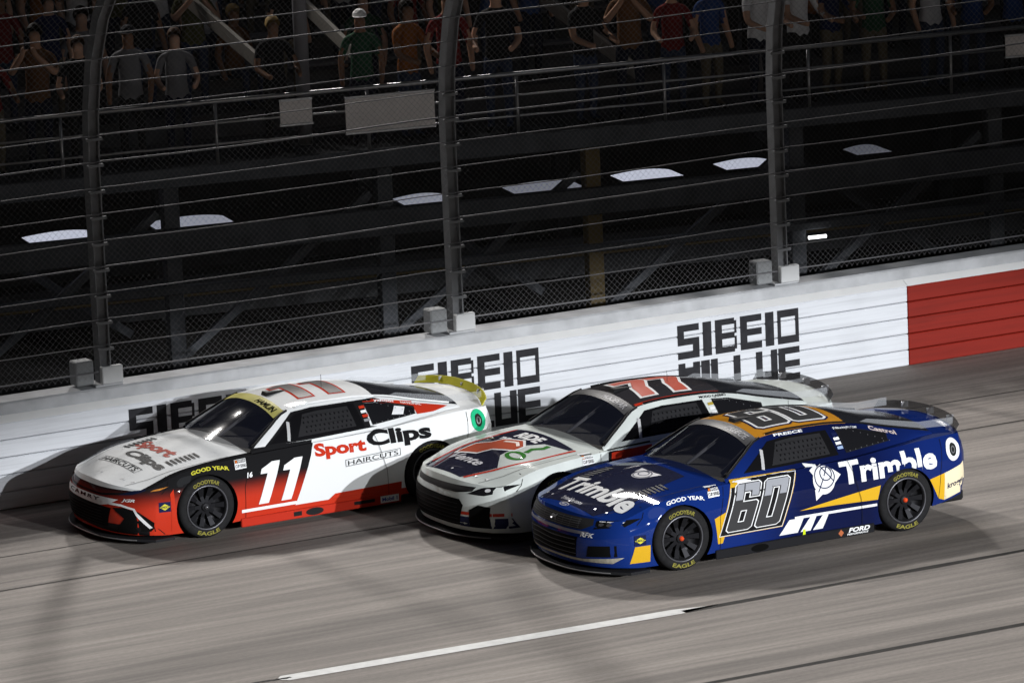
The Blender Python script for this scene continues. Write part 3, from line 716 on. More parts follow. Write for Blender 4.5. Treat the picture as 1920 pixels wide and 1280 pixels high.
    for nm, sh, md in (('hood_seam', join2d(stroke([(.80, -.60), (.55, -.70), (.1, -.78), (-.36, -.80)], .007), stroke([(.80, .60), (.55, .70), (.1, .78), (-.36, .80)], .007)), 'top'),
                       ('fender_seam', stroke([(-.47, .15), (-.47, .50), (-.56, .83)], .006), 'side'), ('bumper_seam', stroke([(-3.22, .30), (-3.25, .6), (-3.30, .93)], .006), 'side'),
                       ('door_seam', stroke([(-2.24, .16), (-2.22, .45), (-2.1, .88)], .005), 'side'), ('nose_seam', stroke([(.52, .56), (.45, .62), (.40, .72)], .006), 'side')):
        decal(car, nm, sh, seam, md, .0135 if nm == 'door_seam' else .003)
    pin = mat('brace_metal', (.4, .4, .42), .3, .8)
    decal(car, 'hood_pin', join2d(*[poly(ellipse(c, .014, .014, 8)) for c in ((.74, -.45), (.74, .45), (.79, 0), (.70, .62), (.70, -.62))]), pin, 'top', .008)
    decal(car, 'rivet', join2d(*[poly(ellipse((-2.2 - .075 * k, 1.158 - .0265 * k + .004), .006, .006, 6)) for k in range(8)] + [poly(ellipse((-2.2 - .075 * k, .945 + .006 * k), .006, .006, 6)) for k in range(7)]), pin, 'side', .009)
    return car
WHT = mat('decal_white', (.78, .79, .80), .35, coat=.5); YEL = mat('decal_yellow', (.62, .36, .02), .35, coat=.5); KBL = mat('decal_black', (.012, .012, .013), .35, coat=.5)
REDD = mat('decal_red', (.50, .035, .015), .35, coat=.5); NAVY = mat('decal_navy', (.01, .015, .06), .35, coat=.5); DGR = mat('decal_dark_grey', (.045, .045, .047), .35, coat=.4)
def fuel_port(car, x, z, m, off=.006):
    decal(car, 'fuel_port_ring', ring((x, z), .098, .118, .048, 32), m, off=off); decal(car, 'fuel_port', poly(ellipse((x, z), .052, .070, 24)), mat('port_dark', (.02, .022, .02), .3), off=off - .002)
    decal(car, 'fuel_valve', ring((x, z), .03, .04, .012, 16), mat('brace_metal', (.4, .4, .42), .3, .8), off=off)
def series_badge(car, x, z):
    decal(car, 'series_badge', poly([(x + .07, z - .05), (x - .07, z - .045), (x - .08, z + .055), (x + .06, z + .05)]), WHT, off=.005)
    decal(car, 'badge_bar', poly([(x + .06, z + .012), (x - .07, z + .017), (x - .075, z + .05), (x + .055, z + .045)]), KBL, off=.007)
    decal(car, 'badge_text', S_text('NASCAR', x + .025, x - .068, z + .018, z + .043, bold=.02, rise=.003), WHT, off=.009)
    decal(car, 'badge_text', S_text('CUP SERIES', x + .06, x - .07, z - .035, z - .002, bold=.02, rise=.003), KBL, off=.007)
    decal(car, 'badge_flash', poly([(x + .055, z + .014), (x + .03, z + .015), (x + .03, z + .042), (x + .05, z + .042)]), mat('decal_orange', (.6, .15, .02), .4), off=.009)
def fuel_badge(car, x, z):
    decal(car, 'sponsor_patch', poly([(x + .065, z - .055), (x - .065, z - .055), (x - .065, z + .055), (x + .065, z + .055)]), NAVY, off=.005)
    decal(car, 'patch_diamond', poly([(x + .06, z), (x, z - .035), (x - .06, z), (x, z + .035)]), mat('decal_lemon', (.65, .6, .05), .4), off=.007)
    decal(car, 'patch_text', S_text('SUNOCO', x + .05, x - .05, z - .013, z + .013, bold=.02), NAVY, off=.009)
def goodyear(car, m, x0=.15, x1=-.30, z=.738):
    v, f = S_text('GOOD YEAR', x0, x1, 0, .04, bold=.035); xm = (x0 + x1) / 2
    v[:, 1] += z + .05 - .55 * (v[:, 0] - xm) ** 2 - .05
    decal(car, 'tyre_maker_lettering', (v, f), m, off=.004)
SIX = [(0, .05), (.05, 0), (.41, 0), (.46, .05), (.46, .57), (.42, .61), (.17, .61), (.17, .81), (.29, .81), (.29, .70), (.46, .70), (.46, .95), (.41, 1), (.05, 1), (0, .95)]
SIXH = [(.17, .18), (.29, .18), (.29, .43), (.17, .43)]
ZERO = [(.54, .05), (.59, 0), (.95, 0), (1, .05), (1, .95), (.95, 1), (.59, 1), (.54, .95)]; ZEROH = [(.71, .18), (.83, .18), (.83, .82), (.71, .82)]
ONE = [(.16, 0), (.36, 0), (.36, 1), (.20, 1), (.02, .86), (.02, .74), (.16, .74)]
SEVEN = [(0, 1), (.46, 1), (.46, .80), (.30, .40), (.26, 0), (.06, 0), (.11, .42), (.24, .76), (0, .76)]
def numshape(polys, mp, d=0., holes=True):
    out = []
    for p in polys:
        o, h = p; out.append(poly([mp(*q) for q in off_poly(o, d)], [[mp(*q) for q in off_poly(hh, -d)] for hh in h] if holes else []))
    return join2d(*out)

# ---- blue car with number 60
def paint60():
    m = mat('paint_blue', (.008, .030, .19), .34, coat=1.0); t = m.node_tree; b = t.nodes['Principled BSDF']
    tc = t.nodes.new('ShaderNodeTexCoord'); sx = t.nodes.new('ShaderNodeSeparateXYZ'); t.links.new(tc.outputs['Object'], sx.inputs[0])
    cr = t.nodes.new('ShaderNodeValToRGB'); mr_ = t.nodes.new('ShaderNodeMapRange'); mr_.inputs[1].default_value = -3.7; mr_.inputs[2].default_value = .6
    t.links.new(sx.outputs['X'], mr_.inputs[0]); t.links.new(mr_.outputs[0], cr.inputs[0]); e = cr.color_ramp.elements
    e[0].color = (.005, .018, .12, 1); e[1].color = (.006, .026, .165, 1)                      # printed fade from mid blue to navy and back
    for p, c in ((.14, (.006, .018, .12, 1)), (.32, (.004, .007, .040, 1)), (.52, (.004, .008, .05, 1)), (.68, (.006, .021, .14, 1))): q = e.new(p); q.color = c
    t.links.new(cr.outputs[0], b.inputs['Base Color']); return m
blue = paint60()
clearsp = mat('spoiler_smoke', (.05, .05, .055), .15, alpha=.55)
c60 = base_car('race_car', (0, 0), 'dark blue race car with number 60 and yellow flashes on its side', blue, mat('roof_orange', (.50, .22, .02), .35, coat=.8, noise=.05), mat('nut_orange', (.65, .07, .02), .3), clearsp, mat('skirt_black', (.014, .014, .016), .5), KBL)
N60 = [(SIX, [SIXH]), (ZERO, [ZEROH])]
mp = lambda u, v: (-.53 - .66 * u - .19 * v, .335 + .48 * v)
bd = [(-.075, -.06), (1.075, -.06), (1.075, 1.06), (-.075, 1.06)]
decal(c60, 'number_border', poly([mp(*q) for q in off_poly(bd, .036)]), YEL, off=.003)
decal(c60, 'number_border', poly([mp(*q) for q in off_poly(bd, .024)]), WHT, off=.005)
decal(c60, 'number_panel', poly([mp(*q) for q in off_poly(bd, .012)]), KBL, off=.007)
decal(c60, 'number_outline', numshape(N60, mp, .019), WHT, off=.009)
decal(c60, 'number', numshape(N60, mp), DGR, off=.011)
band = lambda a, b, lo, hi: poly([mp(a, lo), mp(b, lo), mp(b, hi), mp(a, hi)])
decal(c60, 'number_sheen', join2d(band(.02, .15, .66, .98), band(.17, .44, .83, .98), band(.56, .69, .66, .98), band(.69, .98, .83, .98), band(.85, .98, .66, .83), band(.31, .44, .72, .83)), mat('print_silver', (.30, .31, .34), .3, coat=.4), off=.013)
decal(c60, 'yellow_flash', poly([(-.40, .50), (-.60, .57), (-.50, .22), (-.44, .22)]), YEL, off=.002)
decal(c60, 'yellow_flash', poly([(-1.46, .425), (-2.0, .50), (-2.47, .56), (-2.43, .41), (-1.9, .425)]), YEL)
decal(c60, 'yellow_flash', poly([(-1.22, .60), (-1.40, .635), (-1.24, .63)]), YEL)
decal(c60, 'white_line', stroke([(-1.40, .355), (-2.42, .355)], .028), WHT)
for a, b in ((-1.21, -1.44), (-1.475, -1.60), (-1.63, -1.75)):
    decal(c60, 'white_slash', poly([(a, .19), (b, .19), (b - .07, .345), (a - .12, .345)]), WHT)
gc = (-1.78, .715)
decal(c60, 'logo_point', join2d(poly([(gc[0] + .20, gc[1] + .19), (gc[0] + .05, gc[1] + .16), (gc[0] + .12, gc[1] + .06)]), poly([(gc[0] - .21, gc[1] + .03), (gc[0] - .12, gc[1] + .10), (gc[0] - .12, gc[1] - .06)]), poly([(gc[0] + .11, gc[1] - .21), (gc[0] + .12, gc[1] - .09), (gc[0] + .0, gc[1] - .13)])), WHT)
decal(c60, 'logo_globe', poly(ellipse(gc, .135, .155)), WHT, off=.005)
decal(c60, 'logo_line', join2d(ring((gc[0] - .03, gc[1] + .06), .075, .075, .012), ring((gc[0] - .01, gc[1] + .03), .125, .125, .012), stroke([(gc[0] + .08, gc[1] - .12), (gc[0] - .06, gc[1] + .14)], .012), stroke([(gc[0] + .02, gc[1] + .14), (gc[0] - .11, gc[1] - .02)], .012)), NAVY, off=.007)
decal(c60, 'sponsor_lettering', S_text('Trimble', -1.99, -3.20, .622, .865, bold=.035, rise=.02), WHT)
goodyear(c60, WHT); series_badge(c60, -.42, .775); fuel_badge(c60, .50, .40); fuel_port(c60, -3.44, .80, WHT)
skirt_decal(c60, 'skirt_lettering', S_text('FORD', -2.06, -2.33, .098, .148, bold=.035, shear=.25), WHT)
skirt_decal(c60, 'skirt_lettering', S_text('PERFORMANCE', -2.04, -2.31, .070, .090, bold=.02, shear=.25), WHT)
skirt_decal(c60, 'exhaust_outlet', poly(ellipse((-.95, .105), .11, .04, 18)), mat('outlet_dark', (.004, .004, .004), .9))
skirt_decal(c60, 'skirt_diamond', poly([(-1.93, .108), (-1.965, .07), (-2.0, .108), (-1.965, .146)]), mat('decal_copper', (.4, .12, .05), .4))
lime = mat('decal_lime', (.6, .75, .02), .5); decal(c60, 'jack_arrow', join2d(stroke([(-1.52, .215), (-1.52, .11)], .03), poly([(-1.485, .125), (-1.555, .125), (-1.52, .07)])), lime, off=.008)
decal(c60, 'bumper_panel', poly([(-3.10, .53), (-3.30, .57), (-3.30, .27), (-3.22, .30)]), YEL, off=.002)
decal(c60, 'bumper_panel', poly([(-3.30, .57), (-3.62, .64), (-3.66, .34), (-3.30, .27)]), mat('decal_cream', (.75, .66, .45), .35, coat=.5), off=.0025)
decal(c60, 'bumper_lettering', S_text('kroger', -3.34, -3.60, .37, .45, bold=.02, rise=.04), NAVY, off=.005)
decal(c60, 'driver_lettering', S_text('PREECE', -1.38, -1.74, 1.183, 1.208, bold=.03), WHT, off=.004)
decal(c60, 'sponsor_lettering', S_text('Castrol', -2.56, -2.86, 1.095, 1.135, bold=.03, rise=-.085), mat('decal_castrol', (.6, .5, .48), .4), off=.004)
decal(c60, 'sponsor_lettering', S_text('SUBMARINES.COM', -2.12, -2.42, 1.158, 1.178, bold=.02, rise=-.03), WHT, off=.004)
def stickers(car, cols):
    for i, m in enumerate(cols): decal(car, 'sponsor_sticker', poly([(-2.065, 1.10 - i * .042), (-2.135, 1.102 - i * .042), (-2.135, 1.128 - i * .042), (-2.065, 1.126 - i * .042)]), m, off=.007)
stickers(c60, [NAVY, WHT, WHT, mat('decal_pale_blue', (.3, .4, .6), .4)])
# front: grille, lower opening, lamps, yellow corner
def F_poly(p): return poly(p)
grm = mat('grille_black', (.005, .005, .005), .9, spec=.08)
decal(c60, 'upper_grille', F_poly([(-.66, .50), (.50, .50), (.62, .555), (.60, .615), (-.70, .615), (-.74, .56)]), mat('grille_grey', (.03, .03, .032), .4), 'front', .003)
for k in range(5): decal(c60, 'grille_bar', stroke([(-.62, .515 + k * .020), (.46, .515 + k * .020)], .006), mat('bar_grey', (.09, .09, .095), .4), 'front', .008)
for k in range(9): decal(c60, 'grille_bar', stroke([(-.6 + k * .13, .508), (-.6 + k * .13, .605)], .006), mat('bar_grey', (.09, .09, .095), .4), 'front', .008)
decal(c60, 'bumper_bar', F_poly([(-.78, .455), (.56, .455), (.60, .485), (-.80, .485)]), mat('bumper_silver', (.20, .20, .24), .35, coat=.5), 'front', .006)
decal(c60, 'lower_opening', F_poly([(-.55, .20), (.42, .20), (.46, .42), (-.58, .42)]), grm, 'front', .003)
for k in range(4): decal(c60, 'grille_bar', stroke([(-.55, .235 + k * .05), (-.3, .25 + k * .05), (0, .235 + k * .05), (.43, .24 + k * .05)], .008), mat('bar_grey', (.09, .09, .095), .4), 'front', .008)
decal(c60, 'brake_duct', F_poly([(.56, .22), (.86, .24), (.86, .36), (.60, .34)]), grm, 'front', .004)
def lamps60(y0, y1, s):
    decal(c60, 'headlight', F_poly([(s * y0, .520), (s * y1, .555), (s * (y1 + .02), .625), (s * y0, .60)]), grm, 'front', .004)
    for k in range(3):
        a = y0 + .03 + k * .075; decal(c60, 'lamp_strip', stroke([(s * a, .596), (s * (a + .06), .598)], .008), mat('lamp_white', (.7, .7, .72), .3), 'front', .007)
        decal(c60, 'lamp_lens', poly(ellipse((s * (a + .03), .568), .026, .016, 14)), mat('lamp_lens', (.12, .12, .13), .1, .5), 'front', .007)
lamps60(.64, .90, 1); lamps60(.70, .92, -1)
decal(c60, 'team_lettering', fit_text('RFK', .50, .43, .66, .475, bold=.03, shear=.2), WHT, 'front', .006)
decal(c60, 'corner_panel', poly([(.615, .16), (.39, .16), (.39, .34), (.56, .335)]), YEL, off=.004)
decal(c60, 'chin_strip', F_poly([(-.80, .165), (.82, .165), (.90, .23), (.5, .19), (-.6, .19)]), mat('chin_dirty_white', (.45, .42, .34), .5, noise=.3, nscale=25), 'front', .004)
decal(c60, 'horse_emblem', F_poly([(-.07, .545), (-.03, .585), (.03, .575), (.07, .59), (.045, .56), (.05, .53), (.03, .555), (-.02, .55), (-.04, .525)]), mat('brace_metal', (.4, .4, .42), .3, .8), 'front', .012)
# hood
hoodg = mat('hood_dark', (.018, .020, .045), .35, coat=1., noise=.3, nscale=30)
decal(c60, 'hood_panel', poly([(.83, -.62), (.83, .56), (.45, .70), (-.1, .50), (-.36, .45), (-.36, -.6), (.2, -.80)]), hoodg, 'top', .002)
decal(c60, 'hood_lettering', T_text('Trimble', -.66, .76, .62, .30, bold=.035), WHT, 'top', .004)
decal(c60, 'hood_lettering', T_text('Trimble.com', -.22, .20, .785, .725, bold=.02), mat('decal_silver', (.42, .42, .46), .4), 'top', .004)
decal(c60, 'oval_emblem', join2d(ring((.855, 0), .032, .085, .007), T_text('Ford', -.05, .05, .868, .84, bold=.02)), mat('decal_silver', (.42, .42, .46), .4), 'top', .005)
decal(c60, 'hood_logo', poly(ellipse((-.08, .05), .11, .14)), mat('decal_silver', (.42, .42, .46), .4), 'top', .004)
decal(c60, 'hood_logo', join2d(poly([(-.2, -.16), (-.18, .0), (-.08, -.12)]), poly([(-.2, .25), (-.18, .10), (-.08, .2)])), mat('decal_silver', (.42, .42, .46), .4), 'top', .004)
decal(c60, 'logo_line', join2d(ring((-.10, .04), .06, .08, .012), ring((-.08, .05), .10, .13, .012)), NAVY, 'top', .006)
louv = mat('louvre_black', (.01, .01, .011), .5)
for s in (1, -1):
    for k in range(7): decal(c60, 'hood_louvre', poly([(.28 - k * .05, s * .48), (.255 - k * .05, s * .48), (.255 - k * .05, s * .66), (.28 - k * .05, s * .66)]), louv, 'top', .007)
decal(c60, 'windshield_banner', poly([(-1.03, -.62), (-1.03, .62), (-1.17, .60), (-1.19, 0), (-1.17, -.60)]), mat('banner_dark', (.05, .05, .055), .4), 'top', .004)
decal(c60, 'banner_lettering', T_text('PREECE', .12, .52, -1.06, -1.14, bold=.03), mat('decal_mid_grey', (.25, .25, .27), .4), 'top', .006)
mr = lambda u, v: (-1.34 - .82 * u - .06 * v, .40 - .80 * v)
decal(c60, 'roof_number_outline', numshape(N60, mr, .065), NAVY, 'top', .003); decal(c60, 'roof_number_outline', numshape(N60, mr, .035), WHT, 'top', .005)
decal(c60, 'roof_number', numshape(N60, mr), DGR, 'top', .007)

# ---- white car with number 11
def paint11():
    m = bpy.data.materials.new('paint_white_black_red'); m.use_nodes = True; t = m.node_tree; b = t.nodes['Principled BSDF']
    tc = t.nodes.new('ShaderNodeTexCoord'); sx = t.nodes.new('ShaderNodeSeparateXYZ'); t.links.new(tc.outputs['Object'], sx.inputs[0])
    def M(op, a, c=None):
        n = t.nodes.new('ShaderNodeMath'); n.operation = op
        for i, q in enumerate((a, c)):
            if q is None: continue
            if isinstance(q, (int, float)): n.inputs[i].default_value = q
            else: t.links.new(q, n.inputs[i])
        return n.outputs[0]
    x, z = sx.outputs['X'], sx.outputs['Z']; y = M('ABSOLUTE', sx.outputs['Y'])
    front = M('GREATER_THAN', M('ADD', x, M('MULTIPLY', M('SUBTRACT', z, .28), .42)), -1.12)       # slanted edge behind the number
    side = M('MAXIMUM', M('GREATER_THAN', M('SUBTRACT', y, M('MULTIPLY', M('MAXIMUM', x, 0.), .02)), .80), M('LESS_THAN', z, M('SUBTRACT', .60, 0.)))
    low = M('LESS_THAN', z, .885)
    zone = M('MULTIPLY', M('MULTIPLY', front, side), low)
    r = t.nodes.new('ShaderNodeMapRange'); t.links.new(z, r.inputs[0]); r.inputs[1].default_value = .36; r.inputs[2].default_value = .62; r.interpolation_type = 'SMOOTHSTEP'
    rb = t.nodes.new('ShaderNodeMix'); rb.data_type = 'RGBA'; t.links.new(r.outputs[0], rb.inputs[0]); rb.inputs[6].default_value = (.50, .035, .015, 1); rb.inputs[7].default_value = (.012, .012, .013, 1)
    wm = t.nodes.new('ShaderNodeMix'); wm.data_type = 'RGBA'; t.links.new(zone, wm.inputs[0]); wm.inputs[6].default_value = (.74, .755, .765, 1); t.links.new(rb.outputs[2], wm.inputs[7])
    rk = t.nodes.new('ShaderNodeMix'); rk.data_type = 'RGBA'; t.links.new(M('LESS_THAN', z, .205), rk.inputs[0]); t.links.new(wm.outputs[2], rk.inputs[6]); rk.inputs[7].default_value = (.50, .035, .015, 1)
    t.links.new(rk.outputs[2], b.inputs['Base Color']); b.inputs['Roughness'].default_value = .36; b.inputs['Specular IOR Level'].default_value = 0.; b.inputs['Coat Weight'].default_value = .45; b.inputs['Coat Roughness'].default_value = .035
    return m
white11 = mat('roof_white', (.74, .755, .765), .36, coat=.9, noise=.05)
c11 = base_car('race_car', (-3.318, 4.547), 'white race car with red and black front and number 11 next to the wall', paint11(), white11, mat('nut_silver', (.35, .35, .37), .25, .9), mat('spoiler_yellow', (.50, .46, .03), .4), mat('skirt_red', (.45, .03, .015), .45), WHT)
m11 = lambda x0: (lambda u, v: (x0 - .62 * u - .17 * v, .285 + .45 * v))
decal(c11, 'number', join2d(numshape([(ONE, [])], m11(-.53)), numshape([(ONE, [])], m11(-.81))), WHT, off=.005)
decal(c11, 'white_line', stroke([(-.42, .235), (-1.10, .235)], .035), WHT, off=.004)
decal(c11, 'rocker_panel', poly([(-1.10, .205), (-1.5, .205), (-1.58, .265), (-2.40, .285), (-2.40, .205)]), REDD, off=.003)
decal(c11, 'sponsor_lettering', S_text('Sport', -1.36, -1.99, .665, .845, bold=.045, rise=-.015), REDD, off=.004)
decal(c11, 'sponsor_lettering', S_text('Clips', -2.01, -2.80, .68, .89, bold=.045, rise=.0), KBL, off=.004)
hb = [(-1.72, .545), (-2.40, .585), (-2.40, .665), (-1.72, .625)]
decal(c11, 'box_outline', poly(hb, [off_poly(hb, -.006)]), KBL, off=.004); decal(c11, 'sponsor_lettering', S_text('HAIRCUTS', -1.75, -2.37, .557, .610, rise=.038, bold=.005), KBL, off=.004)
goodyear(c11, mat('decal_lemon2', (.55, .52, .05), .4)); series_badge(c11, -.44, .755); fuel_badge(c11, .50, .42); fuel_port(c11, -3.43, .82, mat('ring_green', (.02, .42, .20), .4), .008)
decal(c11, 'small_number', S_text('16', -.50, -.57, .60, .66, bold=.04, shear=.2), WHT, off=.004)
decal(c11, 'quarter_flash', poly([(-2.14, 1.165), (-2.36, 1.150), (-2.80, 1.062), (-3.16, .995), (-2.95, .968), (-2.73, .968), (-2.73, 1.045), (-2.36, 1.135), (-2.14, 1.152)]), REDD, off=.003)
decal(c11, 'quarter_flash', poly([(-2.25, 1.172), (-2.75, 1.086), (-2.72, 1.05), (-2.3, 1.135)]), REDD, off=.0045)
decal(c11, 'sponsor_lettering', S_text('yahoo!', -2.28, -2.52, 1.140, 1.172, bold=.035, rise=-.04), WHT, off=.007)
decal(c11, 'sponsor_lettering', S_text('NATIONAL', -2.60, -2.84, 1.085, 1.105, bold=.02, rise=-.05), WHT, off=.007)
decal(c11, 'window_surround', poly([(-.80, .882), (-1.24, 1.172), (-1.5, 1.192), (-2.3, 1.182), (-2.42, 1.14), (-2.14, 1.158), (-2.12, .93), (-2.2, .915), (-1.4, .888)]), KBL, off=.002)
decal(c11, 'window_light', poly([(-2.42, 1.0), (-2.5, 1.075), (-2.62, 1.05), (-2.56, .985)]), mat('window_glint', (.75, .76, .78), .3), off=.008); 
stickers(c11, [REDD, WHT, REDD, mat('decal_mid_grey', (.25, .25, .27), .4)])
skirt_decal(c11, 'skirt_vent', poly([(-1.05, .085), (-1.15, .085), (-1.15, .135), (-1.05, .135)]), BLK); skirt_decal(c11, 'exhaust_outlet', poly(ellipse((-1.31, .108), .11, .042, 18)), BLK)
skirt_decal(c11, 'skirt_vent', poly([(-1.80, .10), (-2.06, .10), (-2.06, .138), (-1.80, .138)]), BLK)
skirt_decal(c11, 'sponsor_patch', poly([(-2.13, .072), (-2.36, .072), (-2.36, .150), (-2.13, .150)]), WHT); skirt_decal(c11, 'patch_text', S_text('Mobil 1', -2.15, -2.34, .09, .132, bold=.03), mat('decal_royal', (.02, .05, .35), .4), .002)
# front of the 11
decal(c11, 'chin_panel', F_poly([(-.92, .115), (.93, .115), (.93, .19), (.70, .23), (-.70, .23), (-.92, .19)]), BLK, 'front', .003)
decal(c11, 'name_panel', F_poly([(-.62, .505), (.40, .505), (.62, .50), (.50, .44), (.36, .415), (-.55, .43)]), WHT, 'front', .004)
decal(c11, 'nose_lettering', fit_text('CAMRY', -.42, .455, .34, .492, bold=.02, space=1.25), KBL, 'front', .006)
decal(c11, 'lower_opening', F_poly([(-.62, .19), (.46, .19), (.54, .40), (.34, .415), (-.56, .425), (-.66, .36)]), grm, 'front', .005)
for k in range(6): decal(c11, 'grille_bar', stroke([(-.55, .215 + k * .034), (.40, .215 + k * .034)], .006), mat('bar_dark', (.03, .03, .032), .5), 'front', .008)
decal(c11, 'brake_duct', F_poly([(.58, .16), (.92, .16), (.93, .26), (.84, .38), (.70, .42), (.56, .41), (.70, .30)]), grm, 'front', .005)
decal(c11, 'white_edge', stroke([(.40, .455), (.66, .445), (.80, .41), (.905, .20)], .024), WHT, 'front', .007)
decal(c11, 'hood_gap', stroke([(-.66, .585), (-.4, .535), (.36, .530), (.66, .565)], .022), KBL, 'front', .005)
for s in (1, -1):
    decal(c11, 'headlight', F_poly([(s * .60, .545), (s * .76, .56), (s * .90, .625), (s * .74, .60)]), mat('lamp_navy', (.01, .015, .04), .15), 'front', .006)
    decal(c11, 'marker_lamp', F_poly([(s * .83, .58), (s * .91, .60), (s * .925, .63)]), mat('lamp_amber', (.5, .2, .04), .3), 'front', .008)
decal(c11, 'team_lettering', fit_text('JGR', .66, .475, .80, .515, bold=.03, shear=.25), WHT, 'front', .006)
decal(c11, 'bumper_edge', poly([(.43, .14), (.385, .14), (.385, .60), (.43, .55)]), REDD, off=.004)
decal(c11, 'hood_lettering', T_text('Sport', -.50, .35, .22, -.02, bold=.045), mat('decal_red_worn', (.36, .05, .03), .45, noise=.3, nscale=30), 'top', .004)
decal(c11, 'hood_lettering', T_text('Clips', -.30, .62, .44, .26, bold=.045), mat('decal_black_worn', (.05, .05, .05), .45, noise=.3, nscale=30), 'top', .004)
hh = [(.50, -.52), (.50, .44), (.60, .42), (.60, -.50)]
decal(c11, 'box_outline', poly(hh, [off_poly(hh, -.006)]), KBL, 'top', .004); decal(c11, 'hood_lettering', T_text('HAIRCUTS', -.46, .38, .585, .515, bold=.005), KBL, 'top', .004)
for s in (1, -1):
    for k in range(7): decal(c11, 'hood_louvre', poly([(.24 - k * .055, s * .46), (.21 - k * .055, s * .46), (.21 - k * .055, s * .62), (.24 - k * .055, s * .62)]), louv, 'top', .007)
decal(c11, 'windshield_banner', poly([(-1.03, -.62), (-1.03, .62), (-1.17, .60), (-1.19, 0), (-1.17, -.60)]), mat('banner_yellow', (.40, .37, .10), .4), 'top', .004)
decal(c11, 'banner_lettering', T_text('HAMLIN', .10, .52, -1.055, -1.135, bold=.03), KBL, 'top', .006)
r1 = lambda x0: (lambda u, v: (x0 - .85 * u - .06 * v, .38 - .74 * v))
decal(c11, 'roof_number_outline', join2d(numshape([(ONE, [])], r1(-1.34), .03), numshape([(ONE, [])], r1(-1.72), .03)), REDD, 'top', .003)
decal(c11, 'roof_number', join2d(numshape([(ONE, [])], r1(-1.34)), numshape([(ONE, [])], r1(-1.72))), mat('decal_charcoal', (.055, .045, .045), .4), 'top', .005)

# ---- white and dark car with number 77 between them
white77 = mat('paint_offwhite', (.60, .64, .62), .38, coat=.9, noise=.1, nscale=4)
c77 = base_car('race_car', (-.223, 2.183), 'off-white race car with dark hood and red 77 roof between the other two', white77, mat('roof_black', (.03, .028, .032), .3, coat=1.), mat('nut_silver', (.35, .35, .37), .25, .9), clearsp, mat('skirt_black', (.014, .014, .016), .5), KBL)
dk = mat('decal_hood_navy', (.022, .022, .040), .3, coat=1., noise=.25, nscale=25)
decal(c77, 'hood_panel', poly([(.86, -.55), (.86, .30), (.55, .46), (.10, .62), (-.36, .66), (-.38, -.62), (.3, -.66), (.7, -.62)]), dk, 'top', .002)
decal(c77, 'hood_stripe', stroke([(.84, .34), (.55, .50), (.10, .66), (-.36, .70)], .035), REDD, 'top', .004)
decal(c77, 'hood_stripe', stroke([(.72, -.58), (.3, -.62), (-.36, -.60)], .05), REDD, 'top', .004)
decal(c77, 'hood_panel', poly([(.52, .52), (.30, .20), (.02, .12), (-.2, .3), (-.3, .66), (0, .74), (.3, .70)]), white77, 'top', .003)
decal(c77, 'hood_graphic', poly(off_poly([(.46, -.48), (.22, -.50), (.10, -.34), (-.02, -.30), (-.10, .0), (.0, .18), (.12, .20), (.24, -.08), (.40, -.14)], .03)), WHT, 'top', .0045)
decal(c77, 'hood_graphic', poly([(.46, -.48), (.22, -.50), (.10, -.34), (-.02, -.30), (-.10, .0), (.0, .18), (.12, .20), (.24, -.08), (.40, -.14)]), mat('decal_coral', (.42, .09, .05), .35, coat=.5), 'top', .006)
decal(c77, 'hood_graphic', stroke([(.02, -.2), (-.03, .0), (.03, .12)], .04), mat('decal_pale', (.6, .5, .45), .4), 'top', .008)
grn = mat('decal_green', (.045, .18, .035), .35, coat=.5)
decal(c77, 'hood_graphic', ring((.20, .36), .10, .16, .05), grn, 'top', .006); decal(c77, 'hood_graphic', stroke([(.08, .38), (-.02, .34), (-.12, .42), (-.2, .40)], .07), grn, 'top', .006)
decal(c77, 'hood_lettering', T_text('Vente', -.42, .24, .62, .48, bold=.025, shear=.3), mat('decal_silver', (.42, .42, .46), .4), 'top', .006)
decal(c77, 'hood_lettering', T_text('RIDE', -.30, .20, -.14, -.30, bold=.05), WHT, 'top', .005); decal(c77, 'hood_lettering', T_text('THE', -.42, -.22, -.02, -.09, bold=.04), WHT, 'top', .005)
decal(c77, 'windshield_banner', poly([(-1.03, -.62), (-1.03, .62), (-1.17, .60), (-1.19, 0), (-1.17, -.60)]), mat('banner_dark', (.05, .05, .055), .4), 'top', .004)
decal(c77, 'banner_lettering', T_text('HOCEVAR', .06, .54, -1.06, -1.14, bold=.03), mat('decal_mid_grey', (.25, .25, .27), .4), 'top', .006)
r7 = lambda x0: (lambda u, v: (x0 - .85 * u - .06 * v, .40 - .78 * v))
decal(c77, 'roof_number_outline', join2d(numshape([(SEVEN, [])], r7(-1.34), .04), numshape([(SEVEN, [])], r7(-1.76), .04)), WHT, 'top', .003)
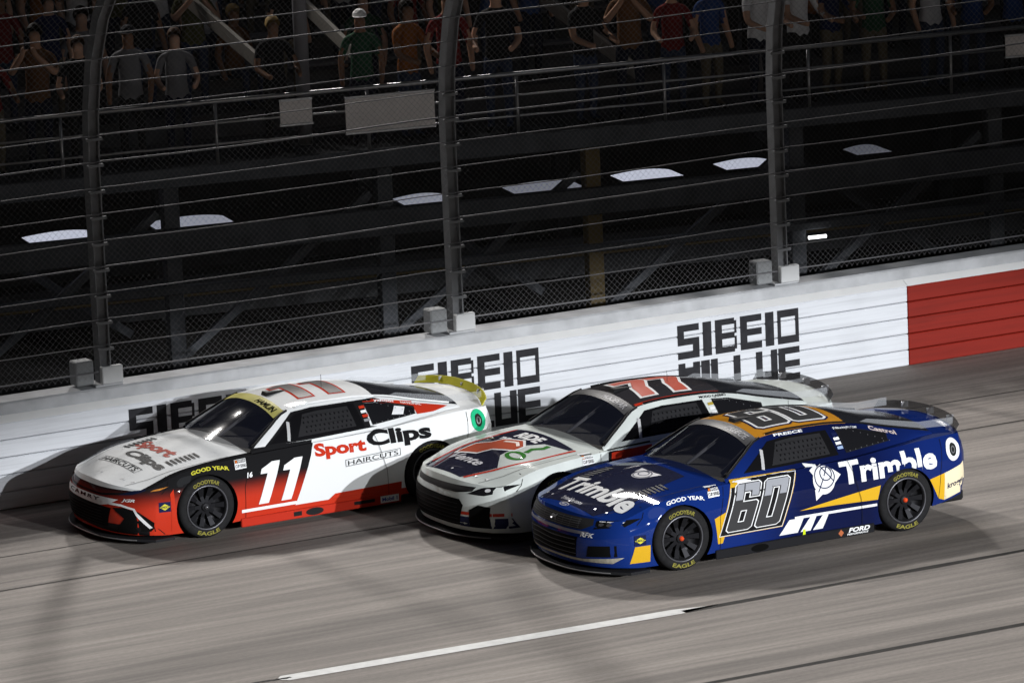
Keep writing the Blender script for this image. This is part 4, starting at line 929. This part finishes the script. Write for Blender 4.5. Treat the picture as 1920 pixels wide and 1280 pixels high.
decal(c77, 'roof_number', join2d(numshape([(SEVEN, [])], r7(-1.34)), numshape([(SEVEN, [])], r7(-1.76))), mat('decal_rust', (.42, .06, .03), .4), 'top', .005)
decal(c77, 'roof_edge_stripe', stroke([(-1.2, .56), (-1.7, .535), (-2.3, .52)], .05), REDD, 'top', .004)
series_badge(c77, -.38, .775); stickers(c77, [mat('decal_gold', (.4, .3, .05), .4), WHT, WHT])
decal(c77, 'door_stripe', poly([(-.62, .70), (-.66, .84), (-1.2, .865), (-1.2, .72)]), KBL, off=.003); decal(c77, 'door_stripe', poly([(-.66, .71), (-.69, .81), (-1.2, .835), (-1.2, .74)]), REDD, off=.005)
decal(c77, 'sponsor_lettering', S_text('MODO CASINO', -2.0, -2.35, 1.178, 1.20, bold=.02, rise=-.02), KBL, off=.005)
decal(c77, 'upper_grille', F_poly([(-.60, .585), (-.5, .535), (.40, .525), (.60, .555), (.62, .60)]), BLK, 'front', .004)
decal(c77, 'lower_opening', F_poly([(-.66, .17), (.44, .17), (.52, .40), (.46, .46), (-.62, .48), (-.70, .42)]), grm, 'front', .005)
for k in range(6): decal(c77, 'grille_bar', stroke([(-.6, .20 + k * .042), (.44, .20 + k * .042)], .007), mat('bar_dark', (.03, .03, .032), .5), 'front', .008)
decal(c77, 'brake_duct', F_poly([(.58, .17), (.80, .17), (.82, .40), (.70, .42), (.60, .36)]), grm, 'front', .005)
decal(c77, 'front_stripe', F_poly([(.46, .30), (.94, .30), (.94, .335), (.46, .335)]), REDD, 'front', .004)
decal(c77, 'front_lower', F_poly([(.44, .165), (.94, .165), (.94, .28), (.46, .28)]), NAVY, 'front', .003)
for s in (1, -1):
    decal(c77, 'headlight', F_poly([(s * .56, .53), (s * .74, .52), (s * .88, .555), (s * .92, .63), (s * .7, .60)]), mat('lamp_dark', (.012, .012, .014), .12), 'front', .006)
    decal(c77, 'lamp_lens', poly(ellipse((s * .76, .575), .03, .018, 12)), mat('lamp_white', (.7, .7, .72), .3), 'front', .009)
S.render.engine = 'CYCLES'
